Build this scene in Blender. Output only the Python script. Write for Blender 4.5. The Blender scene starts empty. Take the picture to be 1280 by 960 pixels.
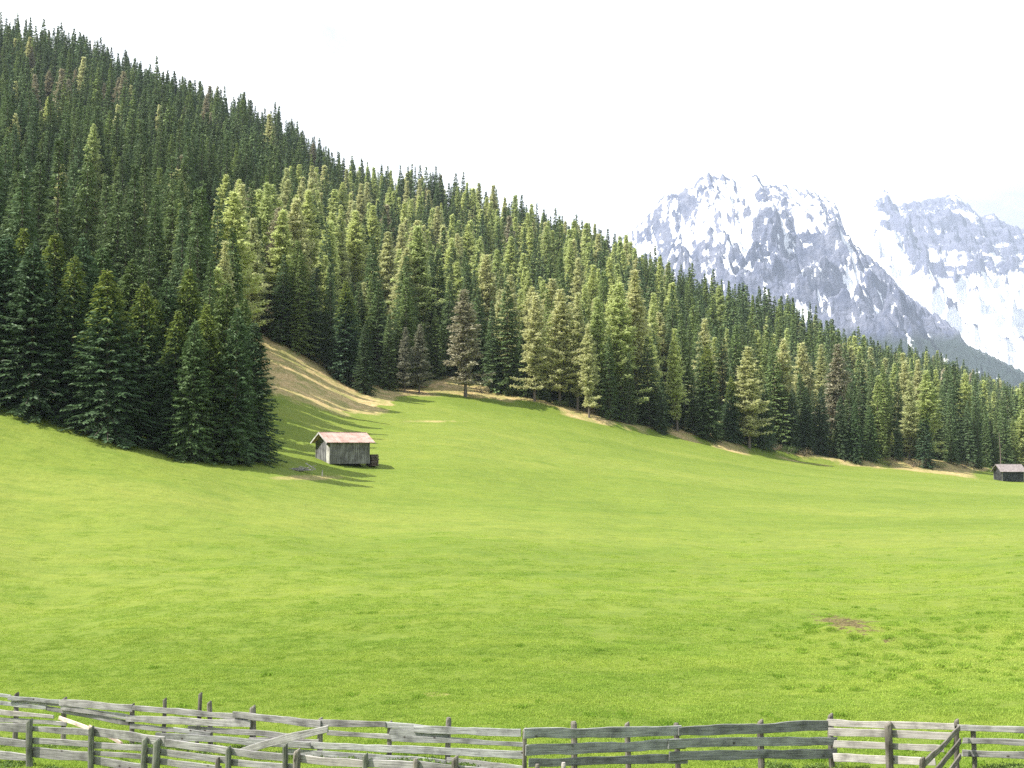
import bpy, math, random
import numpy as np
from mathutils import Vector, Matrix
R = math.radians
sc = bpy.context.scene
COL = sc.collection
rng = np.random.default_rng(7)
random.seed(7)

# ------------------------------------------------------------------ camera
F, HZ = 1372.0, 560.0                      # focal length and horizon in pixels of a 1280x960 picture
PITCH = math.atan((HZ - 480) / F)
cam = bpy.data.cameras.new('camera'); cam.sensor_width = 36; cam.lens = F / 1280 * 36
cam.clip_start = .1; cam.clip_end = 40000
co = bpy.data.objects.new('camera', cam); COL.objects.link(co)
co.location = (0, 0, 0); co.rotation_euler = (math.pi / 2 + PITCH, 0, 0); sc.camera = co

# ------------------------------------------------------------------ sun and sky
SUN_EL, TO_SUN = 53.0, (-1.0, -0.23)
n_ = math.hypot(*TO_SUN)
sd = Vector((TO_SUN[0] / n_ * math.cos(R(SUN_EL)), TO_SUN[1] / n_ * math.cos(R(SUN_EL)), math.sin(R(SUN_EL))))
sl = bpy.data.lights.new('sun', 'SUN'); sl.energy = 4.4; sl.angle = R(.5); sl.color = (1, .955, .87)
so = bpy.data.objects.new('sun', sl); COL.objects.link(so); so.rotation_euler = sd.to_track_quat('Z', 'Y').to_euler()
so.location = (-60, 0, 80)
wd = bpy.data.worlds.new('World'); sc.world = wd; wd.use_nodes = True
nt = wd.node_tree; N = nt.nodes; L = nt.links
for n in list(N): N.remove(n)
out = N.new('ShaderNodeOutputWorld'); bg = N.new('ShaderNodeBackground'); bg.inputs[1].default_value = .09
sky = N.new('ShaderNodeTexSky'); sky.sky_type = 'NISHITA'; sky.sun_disc = False
sky.sun_elevation = R(SUN_EL); sky.sun_rotation = math.atan2(TO_SUN[0], TO_SUN[1]); sky.air_density = 1.2; sky.dust_density = 2
tc = N.new('ShaderNodeTexCoord'); mp = N.new('ShaderNodeMapping'); mp.inputs['Scale'].default_value = (1.0, 1.0, 2.6)
L.new(tc.outputs['Generated'], mp.inputs[0])
nz = N.new('ShaderNodeTexNoise'); nz.inputs['Scale'].default_value = 2.6; nz.inputs['Detail'].default_value = 7; nz.inputs['Roughness'].default_value = .55
nz.inputs['Distortion'].default_value = .5
L.new(mp.outputs[0], nz.inputs['Vector'])
cr = N.new('ShaderNodeValToRGB'); cr.color_ramp.elements[0].position = .34; cr.color_ramp.elements[0].color = (3.7, 3.7, 3.72, 1)
cr.color_ramp.elements[1].position = .5; cr.color_ramp.elements[1].color = (9.2, 9.2, 9.3, 1)
L.new(nz.outputs['Fac'], cr.inputs[0])
mx = N.new('ShaderNodeMixRGB'); mx.inputs[0].default_value = .86
L.new(sky.outputs[0], mx.inputs[1]); L.new(cr.outputs[0], mx.inputs[2]); L.new(mx.outputs[0], bg.inputs[0]); L.new(bg.outputs[0], out.inputs[0])
# overcast white only over the valley in front; the zenith and the back of the sky stay a thinner blue
sx = N.new('ShaderNodeSeparateXYZ'); L.new(tc.outputs['Generated'], sx.inputs[0])
mr = N.new('ShaderNodeMapRange'); mr.inputs['From Min'].default_value = -.2; mr.inputs['From Max'].default_value = .6
mr.inputs['To Min'].default_value = .35; mr.inputs['To Max'].default_value = 1.0
L.new(sx.outputs['Y'], mr.inputs[0]); L.new(mr.outputs[0], mx.inputs[0])

sc.view_settings.view_transform = 'Standard'; sc.view_settings.look = 'None'; sc.view_settings.gamma = 1
sc.view_settings.exposure = 1.3
sc.render.engine = 'CYCLES'
cy = sc.cycles
cy.max_bounces = 5; cy.diffuse_bounces = 3; cy.glossy_bounces = 1; cy.transmission_bounces = 3; cy.volume_bounces = 0
cy.transparent_max_bounces = 4; cy.use_denoising = False; cy.caustics_reflective = False; cy.caustics_refractive = False
try: cy.denoiser = 'OPENIMAGEDENOISE'; cy.denoising_input_passes = 'RGB_ALBEDO_NORMAL'
except Exception: pass

# ------------------------------------------------------------------ helpers
def ray(px, py):
    a, b = (px - 640) / F, (480 - py) / F
    y = math.cos(PITCH) - b * math.sin(PITCH)
    return a / y, (math.sin(PITCH) + b * math.cos(PITCH)) / y          # x / Y, z / Y
def P(px, py, Y):
    a, b = ray(px, py); return Vector((a * Y, Y, b * Y))
def pix(x, y, z):
    d = y * math.cos(PITCH) + z * math.sin(PITCH); v = -y * math.sin(PITCH) + z * math.cos(PITCH)
    return 640 + F * x / d, 480 - F * v / d

_perm = np.random.default_rng(3).permutation(4096)
def _h(i, j, seed): return _perm[(_perm[(i + seed * 57) & 4095] + j) & 4095]
def perlin(x, y, seed=0):
    xi = np.floor(x).astype(np.int64); yi = np.floor(y).astype(np.int64); xf = x - xi; yf = y - yi
    u = xf * xf * xf * (xf * (xf * 6 - 15) + 10); v = yf * yf * yf * (yf * (yf * 6 - 15) + 10)
    def g(i, j, dx, dy):
        a = _h(i, j, seed) * (2 * np.pi / 4096); return np.cos(a) * dx + np.sin(a) * dy
    a = g(xi, yi, xf, yf); b = g(xi + 1, yi, xf - 1, yf); c = g(xi, yi + 1, xf, yf - 1); d = g(xi + 1, yi + 1, xf - 1, yf - 1)
    return ((a * (1 - u) + b * u) * (1 - v) + (c * (1 - u) + d * u) * v) * 1.5
def fbm(x, y, o=5, seed=0, gain=.5):
    s = 0; a = 1
    for k in range(o): s = s + a * perlin(x, y, seed + k); x = x * 2.03; y = y * 2.03; a *= gain
    return s
def ridged(x, y, o=6, seed=0, gain=.5):
    s = 0; a = 1; w = 1; t = 0
    for k in range(o):
        n = 1 - np.abs(perlin(x, y, seed + k)) * 1.6; n = np.clip(n, 0, 1) ** 2 * w
        s = s + a * n; t += a; w = np.clip(n * 1.6, 0, 1); x = x * 2.07; y = y * 2.07; a *= gain
    return s / t
def sstep(a, b, x): t = np.clip((x - a) / (b - a), 0, 1); return t * t * (3 - 2 * t)

def pchip(xs, ys, x):
    xs = np.array(xs, float); ys = np.array(ys, float); h = np.diff(xs); dl = np.diff(ys) / h
    m = np.zeros_like(ys); m[0] = dl[0]; m[-1] = dl[-1]
    for k in range(1, len(xs) - 1):
        if dl[k - 1] * dl[k] > 0:
            w1 = 2 * h[k] + h[k - 1]; w2 = h[k] + 2 * h[k - 1]; m[k] = (w1 + w2) / (w1 / dl[k - 1] + w2 / dl[k])
    x = np.clip(x, xs[0], xs[-1]); i = np.clip(np.searchsorted(xs, x) - 1, 0, len(h) - 1)
    t = (x - xs[i]) / h[i]; t2 = t * t; t3 = t2 * t
    return (2*t3-3*t2+1)*ys[i] + (t3-2*t2+t)*h[i]*m[i] + (-2*t3+3*t2)*ys[i+1] + (t3-t2)*h[i]*m[i+1]

# ------------------------------------------------------------------ terrain: height profiles along rays fanned out from the viewpoint
NEAR = [(-500, -1.3), (-20, -1.6), (2.5, -1.68), (12, -4.7), (18, -6.0)]
FAR = [(3000, -70), (10000, -110)]
PROF = {
 -600: [(22,-6.3),(30,-6.6),(40,-6.0),(60,0),(90,9),(150,26),(300,88),(600,218),(800,280),(1000,290),(1500,110)],
 0:    [(22.3,-6.35),(28,-7.3),(36,-7.5),(50,-6.95),(58,-5.9),(68,-4.5),(78,-2.2),(86,0),(95,3.1),(120,9.5),(200,36),(400,121),(600,215),(700,228),(900,200),(1500,60)],
 200:  [(21.5,-6.3),(26,-6.9),(36,-7.3),(50,-6.9),(62,-5.9),(76,-3.7),(95,-.5),(106,1.2),(130,7.5),(200,30),(400,108),(600,182),(700,190),(900,160),(1500,40)],
 340:  [(21,-6.2),(25,-6.8),(36,-7.2),(50,-6.9),(66,-5.8),(84,-4.0),(100,-1.9),(120,.3),(140,5.1),(172,14.2),(200,24),(400,92),(600,160),(700,165),(900,130),(1500,30)],
 450:  [(20.5,-6.1),(24.5,-6.7),(36,-7.1),(50,-6.8),(70,-5.9),(95,-4.1),(118,-1.9),(150,3.1),(180,9.0),(200,13),(300,39),(500,103),(580,132),(700,138),(900,100),(1500,20)],
 580:  [(20,-6.0),(23,-6.5),(36,-7.0),(50,-6.8),(72,-5.8),(98,-4.4),(120,-2.2),(150,2.0),(195,8.5),(205,10.6),(220,14.2),(300,33),(500,92),(560,116),(650,124),(900,80),(1500,10)],
 700:  [(20,-6.0),(22.6,-6.62),(36,-7.0),(50,-6.8),(75,-6.0),(100,-4.9),(125,-3.0),(150,-.3),(203,6.7),(215,8.8),(300,28),(500,83),(550,98),(650,103),(900,55),(1500,0)],
 850:  [(20,-6.0),(23.3,-6.8),(36,-7.15),(50,-6.95),(80,-6.3),(115,-4.9),(150,-2.6),(212,1.9),(225,4.3),(300,18),(450,54),(490,62),(600,66),(900,25),(1500,-20)],
 1000: [(20,-6.0),(24,-6.9),(36,-7.15),(50,-6.95),(80,-6.5),(120,-5.7),(160,-4.6),(225,-2.6),(240,-.6),(300,7),(450,35),(510,43),(620,45),(900,15),(1500,-30)],
 1150: [(20,-6.0),(23.5,-6.8),(36,-6.9),(50,-6.8),(80,-6.5),(120,-6.1),(170,-5.8),(235,-4.9),(252,-3.6),(350,3),(500,18),(700,41),(800,45),(1000,30),(1500,-30)],
 1280: [(20,-6.0),(22.5,-6.4),(36,-6.8),(48,-6.5),(62,-6.2),(76,-6.3),(105,-6.2),(160,-6.5),(235,-7.2),(262,-6.8),(400,-2),(600,10),(900,31),(1000,33),(1300,10)],
 1700: [(20,-6.0),(22.5,-6.3),(48,-6.6),(105,-6.6),(235,-8),(400,-7),(700,0),(1000,14),(1300,8)],
}
PX = sorted(PROF)
def lg(Y): return np.log(np.maximum(Y, -480.) + 520.) if False else np.where(np.asarray(Y) > 2.5, np.log(np.maximum(Y, 2.5)), math.log(2.5) + (np.asarray(Y) - 2.5) / 100)
def terrain0(x, y):
    x = np.asarray(x, float); y = np.asarray(y, float)
    s = np.clip(640 + F * x / np.maximum(y, 12.), -600, 1700)
    cols = []
    for k in PX:
        pr = NEAR + PROF[k] + FAR
        cols.append(pchip([float(lg(a)) for a, _ in pr], [b for _, b in pr], lg(y)))
    cols = np.array(cols); PXA = np.array(PX, float)
    i = np.clip(np.searchsorted(PXA, s) - 1, 0, len(PX) - 2)
    def col(k): return np.take_along_axis(cols, np.clip(k, 0, len(PX)-1)[None], 0)[0]
    h = PXA[i + 1] - PXA[i]; t = (s - PXA[i]) / h
    p0, p1, p2, p3 = col(i - 1), col(i), col(i + 1), col(i + 2)
    hm = PXA[i] - PXA[np.maximum(i - 1, 0)]; hp = PXA[np.minimum(i + 2, len(PX)-1)] - PXA[i + 1]
    m1 = np.where(hm > 0, (p2 - p0) / (h + hm), (p2 - p1) / h) * h; m2 = np.where(hp > 0, (p3 - p1) / (h + hp), (p2 - p1) / h) * h
    t2 = t * t; t3 = t2 * t
    return (2*t3-3*t2+1)*p1 + (t3-2*t2+t)*m1 + (-2*t3+3*t2)*p2 + (t3-t2)*m2
# distance at which the wood begins, by direction
EDGE = np.array([(-900,80),(-300,92),(0,108),(200,110),(288,114),(296,150),(326,175),(380,181),(430,184),(480,193),(520,200),(545,214),(600,216),(625,208),(700,207),(780,209),(850,216),(950,223),(1000,232),(1100,243),(1200,262),(1290,285),(1800,330)], float)
def edgeY(s): return np.interp(s, EDGE[:, 0], EDGE[:, 1])
def terrain(x, y):
    x = np.asarray(x, float); y = np.asarray(y, float)
    z = terrain0(x, y)
    s = 640 + F * x / np.maximum(y, 12.)
    z = z + fbm(x / 9, y / 9, 3, 11) * np.clip((y - 10) / 60, 0, 1) * .16 + fbm(x / 40, y / 40, 2, 31) * np.clip((y - 40) / 80, 0, 1) * .35
    z = z + (fbm(x / 3.2, y / 3.2, 2, 51) * .055 + fbm(x / 1.3, y / 1.3, 2, 53) * .018) * sstep(12, 30, y) * (1 - sstep(150, 260, y))
    w = sstep(0, 30, y - edgeY(s))
    z = z + w * (fbm(x / 60, y / 60, 4, 21) * 3.5 + fbm(x / 8, y / 8, 2, 41) * .5)
    # little cut bank along the foot of the wood
    e = y - edgeY(s) + fbm(x / 14, y / 14, 2, 5) * 5
    z = z + .9 * sstep(-9, -3, e) * (1 - sstep(2, 16, e)) * sstep(600, 680, s)
    # bare hummock on the right
    c = P(1062, 781, 42.)
    z = z + .42 * np.exp(-(((x - c.x) / 1.7) ** 2 + ((y - c.y) / 1.3) ** 2)) - .18 * np.exp(-(((x - c.x + .3) / .8) ** 2 + ((y - c.y + 1.2) / .8) ** 2))
    c2 = P(1120, 795, 40.)
    z = z + .18 * np.exp(-(((x - c2.x) / 1.0) ** 2 + ((y - c2.y) / .8) ** 2))
    return z
def tz(x, y): return float(terrain(np.array([x]), np.array([y]))[0])

# ------------------------------------------------------------------ material helpers
def mat(name, rough=.8, spec=.2):
    m = bpy.data.materials.new(name); m.use_nodes = True
    b = m.node_tree.nodes['Principled BSDF']; b.inputs['Roughness'].default_value = rough
    b.inputs['Specular IOR Level'].default_value = spec
    return m, m.node_tree, b
def node(nt, t, **kw):
    n = nt.nodes.new(t)
    for k, v in kw.items():
        if k in n.inputs: n.inputs[k].default_value = v
        else: setattr(n, k, v)
    return n
def noise(nt, vec, scale, detail=4, rough=.55, dist=0):
    n = node(nt, 'ShaderNodeTexNoise'); n.inputs['Scale'].default_value = scale; n.inputs['Detail'].default_value = detail
    n.inputs['Roughness'].default_value = rough; n.inputs['Distortion'].default_value = dist
    if vec is not None: nt.links.new(vec, n.inputs['Vector'])
    return n.outputs['Fac']
def ramp(nt, fac, stops):
    n = node(nt, 'ShaderNodeValToRGB'); e = n.color_ramp.elements
    while len(e) < len(stops): e.new(.5)
    for k, (p, c) in enumerate(stops):
        e[k].position = p; e[k].color = (c, c, c, 1) if isinstance(c, (int, float)) else (*c, 1)
    nt.links.new(fac, n.inputs[0]); return n.outputs[0]
def mixc(nt, fac, a, b, mode='MIX'):
    n = node(nt, 'ShaderNodeMixRGB'); n.blend_type = mode
    for k, v in ((0, fac), (1, a), (2, b)):
        if hasattr(v, 'is_linked') or hasattr(v, 'links'): nt.links.new(v, n.inputs[k])
        elif isinstance(v, (int, float)): n.inputs[k].default_value = v if k == 0 else (v, v, v, 1)
        else: n.inputs[k].default_value = (*v, 1)
    return n.outputs[0]
def mth(nt, op, a, b=0., c=None, clamp=False):
    n = node(nt, 'ShaderNodeMath'); n.operation = op; n.use_clamp = clamp
    for k, v in enumerate((a, b) if c is None else (a, b, c)):
        if hasattr(v, 'links'): nt.links.new(v, n.inputs[k])
        else: n.inputs[k].default_value = v
    return n.outputs[0]
def bump(nt, b, h, strength, dist):
    n = node(nt, 'ShaderNodeBump'); n.inputs['Strength'].default_value = strength; n.inputs['Distance'].default_value = dist
    nt.links.new(h, n.inputs['Height']); nt.links.new(n.outputs[0], b.inputs['Normal']); return n

def grass_colour(nt, pos):
    """Meadow colour by place; ground sheet and blades share it."""
    mp = node(nt, 'ShaderNodeMapping'); mp.inputs['Rotation'].default_value = (0, 0, .35); mp.inputs['Scale'].default_value = (.35, 1.0, 1.0)
    nt.links.new(pos, mp.inputs[0])
    big = noise(nt, mp.outputs[0], .05, 3, .5)
    mid = noise(nt, mp.outputs[0], .45, 5, .62)
    strk = noise(nt, mp.outputs[0], 1.5, 5, .7)
    fine = noise(nt, pos, 2.4, 6, .72)
    c = ramp(nt, big, [(.36, (.136, .186, .028)), (.5, (.154, .203, .032)), (.64, (.178, .219, .040))])
    c2 = ramp(nt, mid, [(.30, (.78, .88, .75)), (.46, (.96, .98, .96)), (.62, (1.05, 1.02, 1.0)), (.75, (1.16, 1.08, 1.1))])
    c = mixc(nt, .8, c, c2, 'MULTIPLY')
    c3 = ramp(nt, fine, [(.28, (.70, .78, .65)), (.45, (.98, .99, .97)), (.6, 1.04), (.75, (1.22, 1.14, 1.2))])
    c = mixc(nt, .8, c, ramp(nt, strk, [(.32, (.72, .80, .7)), (.48, .98), (.66, (1.12, 1.08, 1.1))]), 'MULTIPLY')
    return mixc(nt, .85, c, c3, 'MULTIPLY')

# ground material
gm, nt, b = mat('meadow_ground', .9, .1)
pos = node(nt, 'ShaderNodeNewGeometry').outputs['Position']
gc = grass_colour(nt, pos)
at = node(nt, 'ShaderNodeAttribute'); at.attribute_name = 'dry'
n1 = noise(nt, pos, .35, 6, .65); n2 = noise(nt, pos, 2.2, 4, .6)
dryc = ramp(nt, n2, [(.28, (.21, .155, .065)), (.45, (.43, .315, .145)), (.6, (.55, .41, .21)), (.75, (.64, .51, .32))])
drym = mixc(nt, ramp(nt, n1, [(.40, 0.0), (.60, .75)]), dryc, (.19, .21, .06))
df = mth(nt, 'ADD', at.outputs['Fac'], mth(nt, 'MULTIPLY', mth(nt, 'SUBTRACT', n1, .5), .9))
df = ramp(nt, df, [(.36, 0.0), (.56, 1.0)])
c = mixc(nt, df, gc, drym)
at2 = node(nt, 'ShaderNodeAttribute'); at2.attribute_name = 'soil'
n3 = noise(nt, pos, 2.8, 5, .7)
sf = ramp(nt, mth(nt, 'ADD', at2.outputs['Fac'], mth(nt, 'MULTIPLY', mth(nt, 'SUBTRACT', n3, .5), 3.2)), [(.62, 0.0), (.85, .95)])
soilc = ramp(nt, noise(nt, pos, 9, 4, .6), [(.3, (.045, .03, .017)), (.5, (.10, .08, .034)), (.7, (.25, .20, .095))])
c = mixc(nt, sf, c, soilc)
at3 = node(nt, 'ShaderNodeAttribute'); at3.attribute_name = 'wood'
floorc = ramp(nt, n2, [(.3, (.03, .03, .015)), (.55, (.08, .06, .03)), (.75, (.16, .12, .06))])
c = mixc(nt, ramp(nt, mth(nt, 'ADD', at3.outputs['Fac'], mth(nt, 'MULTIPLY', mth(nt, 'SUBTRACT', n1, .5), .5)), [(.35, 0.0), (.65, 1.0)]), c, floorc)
nt.links.new(c, b.inputs['Base Color'])
bump(nt, b, mth(nt, 'ADD', noise(nt, pos, 7, 6, .7), mth(nt, 'MULTIPLY', noise(nt, pos, .9, 4, .6), 3)), .7, .08)

def new_obj(name, me, parent=None, loc=(0, 0, 0), rot=(0, 0, 0)):
    o = bpy.data.objects.new(name, me); COL.objects.link(o); o.location = loc; o.rotation_euler = rot
    if parent: o.parent = parent
    return o
def tag(o, label=None, cat=None, group=None, kind=None):
    for k, v in (('label', label), ('category', cat), ('group', group), ('kind', kind)):
        if v: o[k] = v
    return o
def empty(name, loc, rz=0, **kw):
    o = bpy.data.objects.new(name, None); COL.objects.link(o); o.location = loc; o.rotation_euler = (0, 0, rz); o.empty_display_size = .3
    return tag(o, **kw)
def grid_mesh(name, X, Y, Z, attrs=None, smooth=True):
    r, c = X.shape
    me = bpy.data.meshes.new(name); me.vertices.add(r * c)
    me.vertices.foreach_set('co', np.stack([X, Y, Z], -1).astype(np.float32).ravel())
    i = np.arange(r * c).reshape(r, c)
    q = np.stack([i[:-1, :-1], i[:-1, 1:], i[1:, 1:], i[1:, :-1]], -1).reshape(-1, 4)
    me.loops.add(q.size); me.loops.foreach_set('vertex_index', q.ravel().astype(np.int32))
    me.polygons.add(len(q)); me.polygons.foreach_set('loop_start', (np.arange(len(q)) * 4).astype(np.int32))
    me.polygons.foreach_set('use_smooth', np.full(len(q), smooth))
    for k, v in (attrs or {}).items():
        a = me.attributes.new(k, 'FLOAT', 'POINT'); a.data.foreach_set('value', v.astype(np.float32).ravel())
    me.update(); return me
def quad_mesh(name, V, Q, mi=None, mats=(), uv=None, smooth=False):
    """V (n,3), Q (m,4) arrays."""
    me = bpy.data.meshes.new(name); me.vertices.add(len(V)); me.vertices.foreach_set('co', np.asarray(V, np.float32).ravel())
    Q = np.asarray(Q, np.int32); me.loops.add(Q.size); me.loops.foreach_set('vertex_index', Q.ravel())
    me.polygons.add(len(Q)); me.polygons.foreach_set('loop_start', (np.arange(len(Q)) * 4).astype(np.int32))
    me.polygons.foreach_set('use_smooth', np.full(len(Q), smooth))
    for m in mats: me.materials.append(m)
    if mi is not None: me.polygons.foreach_set('material_index', np.asarray(mi, np.int32))
    if uv is not None:
        l = me.uv_layers.new(name='UVMap'); l.data.foreach_set('uv', np.asarray(uv, np.float32)[Q.ravel()].ravel())
    me.update(); return me

# ------------------------------------------------------------------ the ground sheet
rows = np.concatenate([[-500, -300, -150, -80, -40, -20, -8, 0, 3, 6, 9], np.geomspace(12, 300, 560), np.geomspace(300, 1100, 190)[1:], np.geomspace(1100, 9800, 50)[1:]])
colp = np.concatenate([-np.geomspace(700, 30000, 30)[::-1] , np.arange(-690, 1980, 4.5), np.geomspace(1990, 31000, 30)])
PXG, YG = np.meshgrid(colp, rows)
XG = np.clip((PXG - 640) / F * np.maximum(YG, 12), -9700, 9700)
ZG = terrain(XG, YG)
sG = 640 + F * XG / np.maximum(YG, 12.)
eG = YG - edgeY(sG) + fbm(XG / 14, YG / 14, 3, 5) * 6
dry = sstep(-15, -4, eG + 7 * fbm(XG / 22, YG / 12, 3, 35)) * (.62 + .5 * fbm(XG / 9, YG / 7, 3, 37)) * (sG > 560) * sstep(560, 640, sG)
# the dry bank behind the clump and the dry hollow near the lone larch
pyG = 560 - F * ZG / np.maximum(YG, 12)
bank = sstep(300, 320, sG) * (1 - sstep(462, 508, sG - (YG - 172) * 1.2 + 34 * fbm(XG / 5, YG / 8, 4, 15))) * sstep(136, 158, YG - (sG - 340) * .06)
bank = bank * (1 - sstep(0, 26, pyG - (520 - 12 * sstep(440, 500, sG) + 10 * fbm(XG / 8, YG / 10, 3, 25))))
hol = np.exp(-(((sG - 560) / 70) ** 2)) * sstep(196, 203, YG)
hol2 = np.exp(-(((sG - 515) / 40) ** 2)) * sstep(188, 194, YG)
spot = np.maximum(np.exp(-(((sG - 545) / 55) ** 2 + ((pyG - 527) / 3) ** 2)) * .55, np.exp(-(((sG - 546) / 26) ** 2 + ((pyG - 863) / 3.5) ** 2)) * .62)
spot = np.maximum(spot, np.exp(-(((sG - 385) / 70) ** 2 + ((pyG - 597) / 5) ** 2)) * .6)
rb = sstep(1090, 1130, sG) * (1 - sstep(1190, 1245, sG)) * sstep(226, 236, YG) * .8
dry = np.clip(np.maximum.reduce([dry * .95, bank * .85, hol * .95, hol2 * .8, spot, rb]), 0, 1)
soil = np.exp(-(((sG - 1056) / 50) ** 2 + ((pyG - 777 - (sG - 1056) * .13) / 11) ** 2)) * 1.1
soil = np.maximum(soil, np.exp(-(((sG - 1108) / 14) ** 2 + ((pyG - 797) / 5) ** 2)) * 1.1)
soil = np.maximum(soil, np.exp(-(((sG - 480) / 22) ** 2 + ((pyG - 815) / 3) ** 2)) * .35)
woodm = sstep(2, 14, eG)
gme = grid_mesh('ground', XG, YG, ZG, {'dry': dry, 'soil': soil, 'wood': woodm})
gme.materials.append(gm)
tag(new_obj('ground', gme), kind='structure')

# ------------------------------------------------------------------ mountains
def mountain_mat(name, rock1, rock2, green=None):
    m, nt, b = mat(name, .85, .1)
    pos = node(nt, 'ShaderNodeNewGeometry').outputs['Position']
    n = noise(nt, pos, .009, 9, .7, .6); nf = noise(nt, pos, .035, 6, .75, .4)
    rk = ramp(nt, n, [(.4, rock1), (.66, rock2)])
    rk = mixc(nt, .5, rk, ramp(nt, nf, [(.3, .6), (.7, 1.3)]), 'MULTIPLY')
    if green:
        a = node(nt, 'ShaderNodeAttribute'); a.attribute_name = 'green'
        rk = mixc(nt, ramp(nt, mth(nt, 'ADD', a.outputs['Fac'], mth(nt, 'MULTIPLY', mth(nt, 'SUBTRACT', n, .5), .8)), [(.35, 0.), (.65, 1.)]), rk, green)
    a = node(nt, 'ShaderNodeAttribute'); a.attribute_name = 'snow'
    s = mth(nt, 'ADD', a.outputs['Fac'], mth(nt, 'MULTIPLY', mth(nt, 'SUBTRACT', nf, .5), .8))
    s = mth(nt, 'ADD', s, mth(nt, 'MULTIPLY', mth(nt, 'SUBTRACT', n, .5), .9))
    s = mth(nt, 'ADD', s, mth(nt, 'MULTIPLY', mth(nt, 'SUBTRACT', noise(nt, pos, .11, 4, .7), .5), .55))
    s = ramp(nt, s, [(.48, 0.), (.53, 1.)])
    nt.links.new(mixc(nt, s, rk, (.9, .91, .93)), b.inputs['Base Color'])
    bump(nt, b, mth(nt, 'ADD', noise(nt, pos, .03, 6, .7), mth(nt, 'MULTIPLY', nf, .3)), .8, 25)
    return m
def mountain(name, sil, Yr, depth_front, depth_back, nx, nt_, seed, style, material):
    s = np.linspace(sil[0][0], sil[-1][0], nx); py = np.interp(s, [a for a, _ in sil], [b for _, b in sil])
    py = py + fbm(s / 9., s * 0, 4, seed) * 4.2 + fbm(s / 2.5, s * 0 + 4, 2, seed + 2) * 1.0
    yr = Yr(s); zr = np.array([ray(a, b)[1] for a, b in zip(s, py)]) * yr
    t = np.concatenate([np.linspace(0, 1, nt_) ** .9, 1 + np.linspace(.02, 1, 40) ** 1.3])
    S, T = np.meshgrid(s, t); ZR = zr[None, :] + 0 * T; YR = yr[None, :] + 0 * T
    Y = YR + np.where(T < 1, (T - 1) * depth_front, (T - 1) * depth_back)
    X = (S - 640) / F * YR * (.75 + .25 * Y / YR)
    base = -120.
    prof = np.where(T < 1, np.clip(T, 0, 1) ** 1.15, 1 - .9 * np.clip(T - 1, 0, 1))
    Z = base + (ZR - base) * prof
    env = np.where(T < 1, np.sin(np.clip(T, 0, 1) * np.pi) ** .7, np.clip((T - 1) * 3, 0, 1))
    U = X / 1000; V = Y / 1000
    wx = fbm(U * 1.1, V * 1.1, 4, seed + 9) * .5
    ribs = ridged((S - (935 if style == 'front' else 1200)) / (110 * (.8 + .9 * (1 - np.minimum(T, 1)))) + wx * 2 + T * 1.2, T * 2.6 + wx * 2, 6, seed + 1, .6)
    iso = ridged(U * 2.2 + wx, V * 2.2, 7, seed + 4, .55)
    small = fbm(U * 14, V * 14, 4, seed + 6)
    if style == 'front':
        d = (ribs - .45) * 150 + (iso - .4) * 230 + (ridged(U * 7 + wx, V * 7, 5, seed + 12, .6) - .4) * 90 + small * 24
    else:
        d = (ribs - .45) * 260 + (iso - .4) * 280 + (ridged(U * 5 + wx, V * 5, 5, seed + 12, .6) - .4) * 120 + small * 16
    Z = Z + env * d
    # keep the crest in view: nothing in front may rise above the silhouette
    lim = np.interp(np.clip(640 + F * X / Y, s[0], s[-1]), s, zr / yr) * Y - 6
    Z = np.where(T < 1, np.minimum(Z, lim + (1 - T) * -10), Z)
    if style == 'back':                                                   # banded cliffs
        st = Z / 95 + fbm(U, V, 3, seed + 7) * .9
        Z = Z + env * 26 * np.sin(st * 2 * np.pi) * .8
    gz = np.gradient(Z, axis=0) / np.maximum(np.abs(np.gradient(Y, axis=0)), 1e-3)
    gx = np.gradient(Z, axis=1) / np.maximum(np.abs(np.gradient(X, axis=1)), 1e-3)
    slope = np.hypot(gz, gx)
    def blur(a, k):
        for _ in range(k): a = (np.roll(a, 1, 0) + np.roll(a, -1, 0) + np.roll(a, 1, 1) + np.roll(a, -1, 1) + a) / 5
        return a
    curv = blur(Z, 14) - Z                                               # positive in hollows
    return S, T, X, Y, Z, slope, curv, material

sil_f = [(560,470),(640,420),(700,360),(740,325),(792,289),(812,268),(831,246),(858,239),(874,228),(889,217),(900,222),(909,219),(924,227),(936,223),(948,219),(960,231),(980,233),(999,237),(1018,240),(1034,246),(1048,256),(1056,272),(1062,292),(1071,305),(1092,321),(1112,340),(1132,364),(1163,387),(1194,407),(1206,424),(1214,432),(1249,449),(1280,464),(1340,494),(1420,530),(1520,566)]
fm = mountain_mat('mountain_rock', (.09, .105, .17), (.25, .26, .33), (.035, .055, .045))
S, T, X, Y, Z, slope, curv, _ = mountain('f', sil_f, lambda s: 5200 - np.clip((s - 1040), 0, 400) * 3.0, 2300, 1800, 760, 420, 3, 'front', fm)
alt = 480 - (np.arctan2(Z, Y) - PITCH) * F                                 # only used to grade the snow line by height
snow = .70 + curv * .016 - (slope - 1.1) * .16 + fbm(S / 30, T * 9, 5, 77) * .30
snow = snow - .24 * np.exp(-((T - 1) / .10) ** 2) + (300 - alt) / 1400 - sstep(1020, 1110, S) * .26 * sstep(270, 350, alt) - sstep(400, 460, alt) * .16 + .10 * (1 - sstep(1000, 1080, S)) * (alt < 320)
fan = (S - 935) / (.35 + 1.25 * (1 - np.minimum(T, 1)))
fan = (S - 935) / (.8 + .9 * (1 - np.minimum(T, 1)))
snow = snow - .05 + fbm(fan / 13 + T * 8, T * 11, 4, 88, .6) * .42 + fbm(fan / 5 + T * 12, T * 26, 3, 98, .6) * .22 + fbm(S / 60, T * 3, 3, 58) * .28
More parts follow.
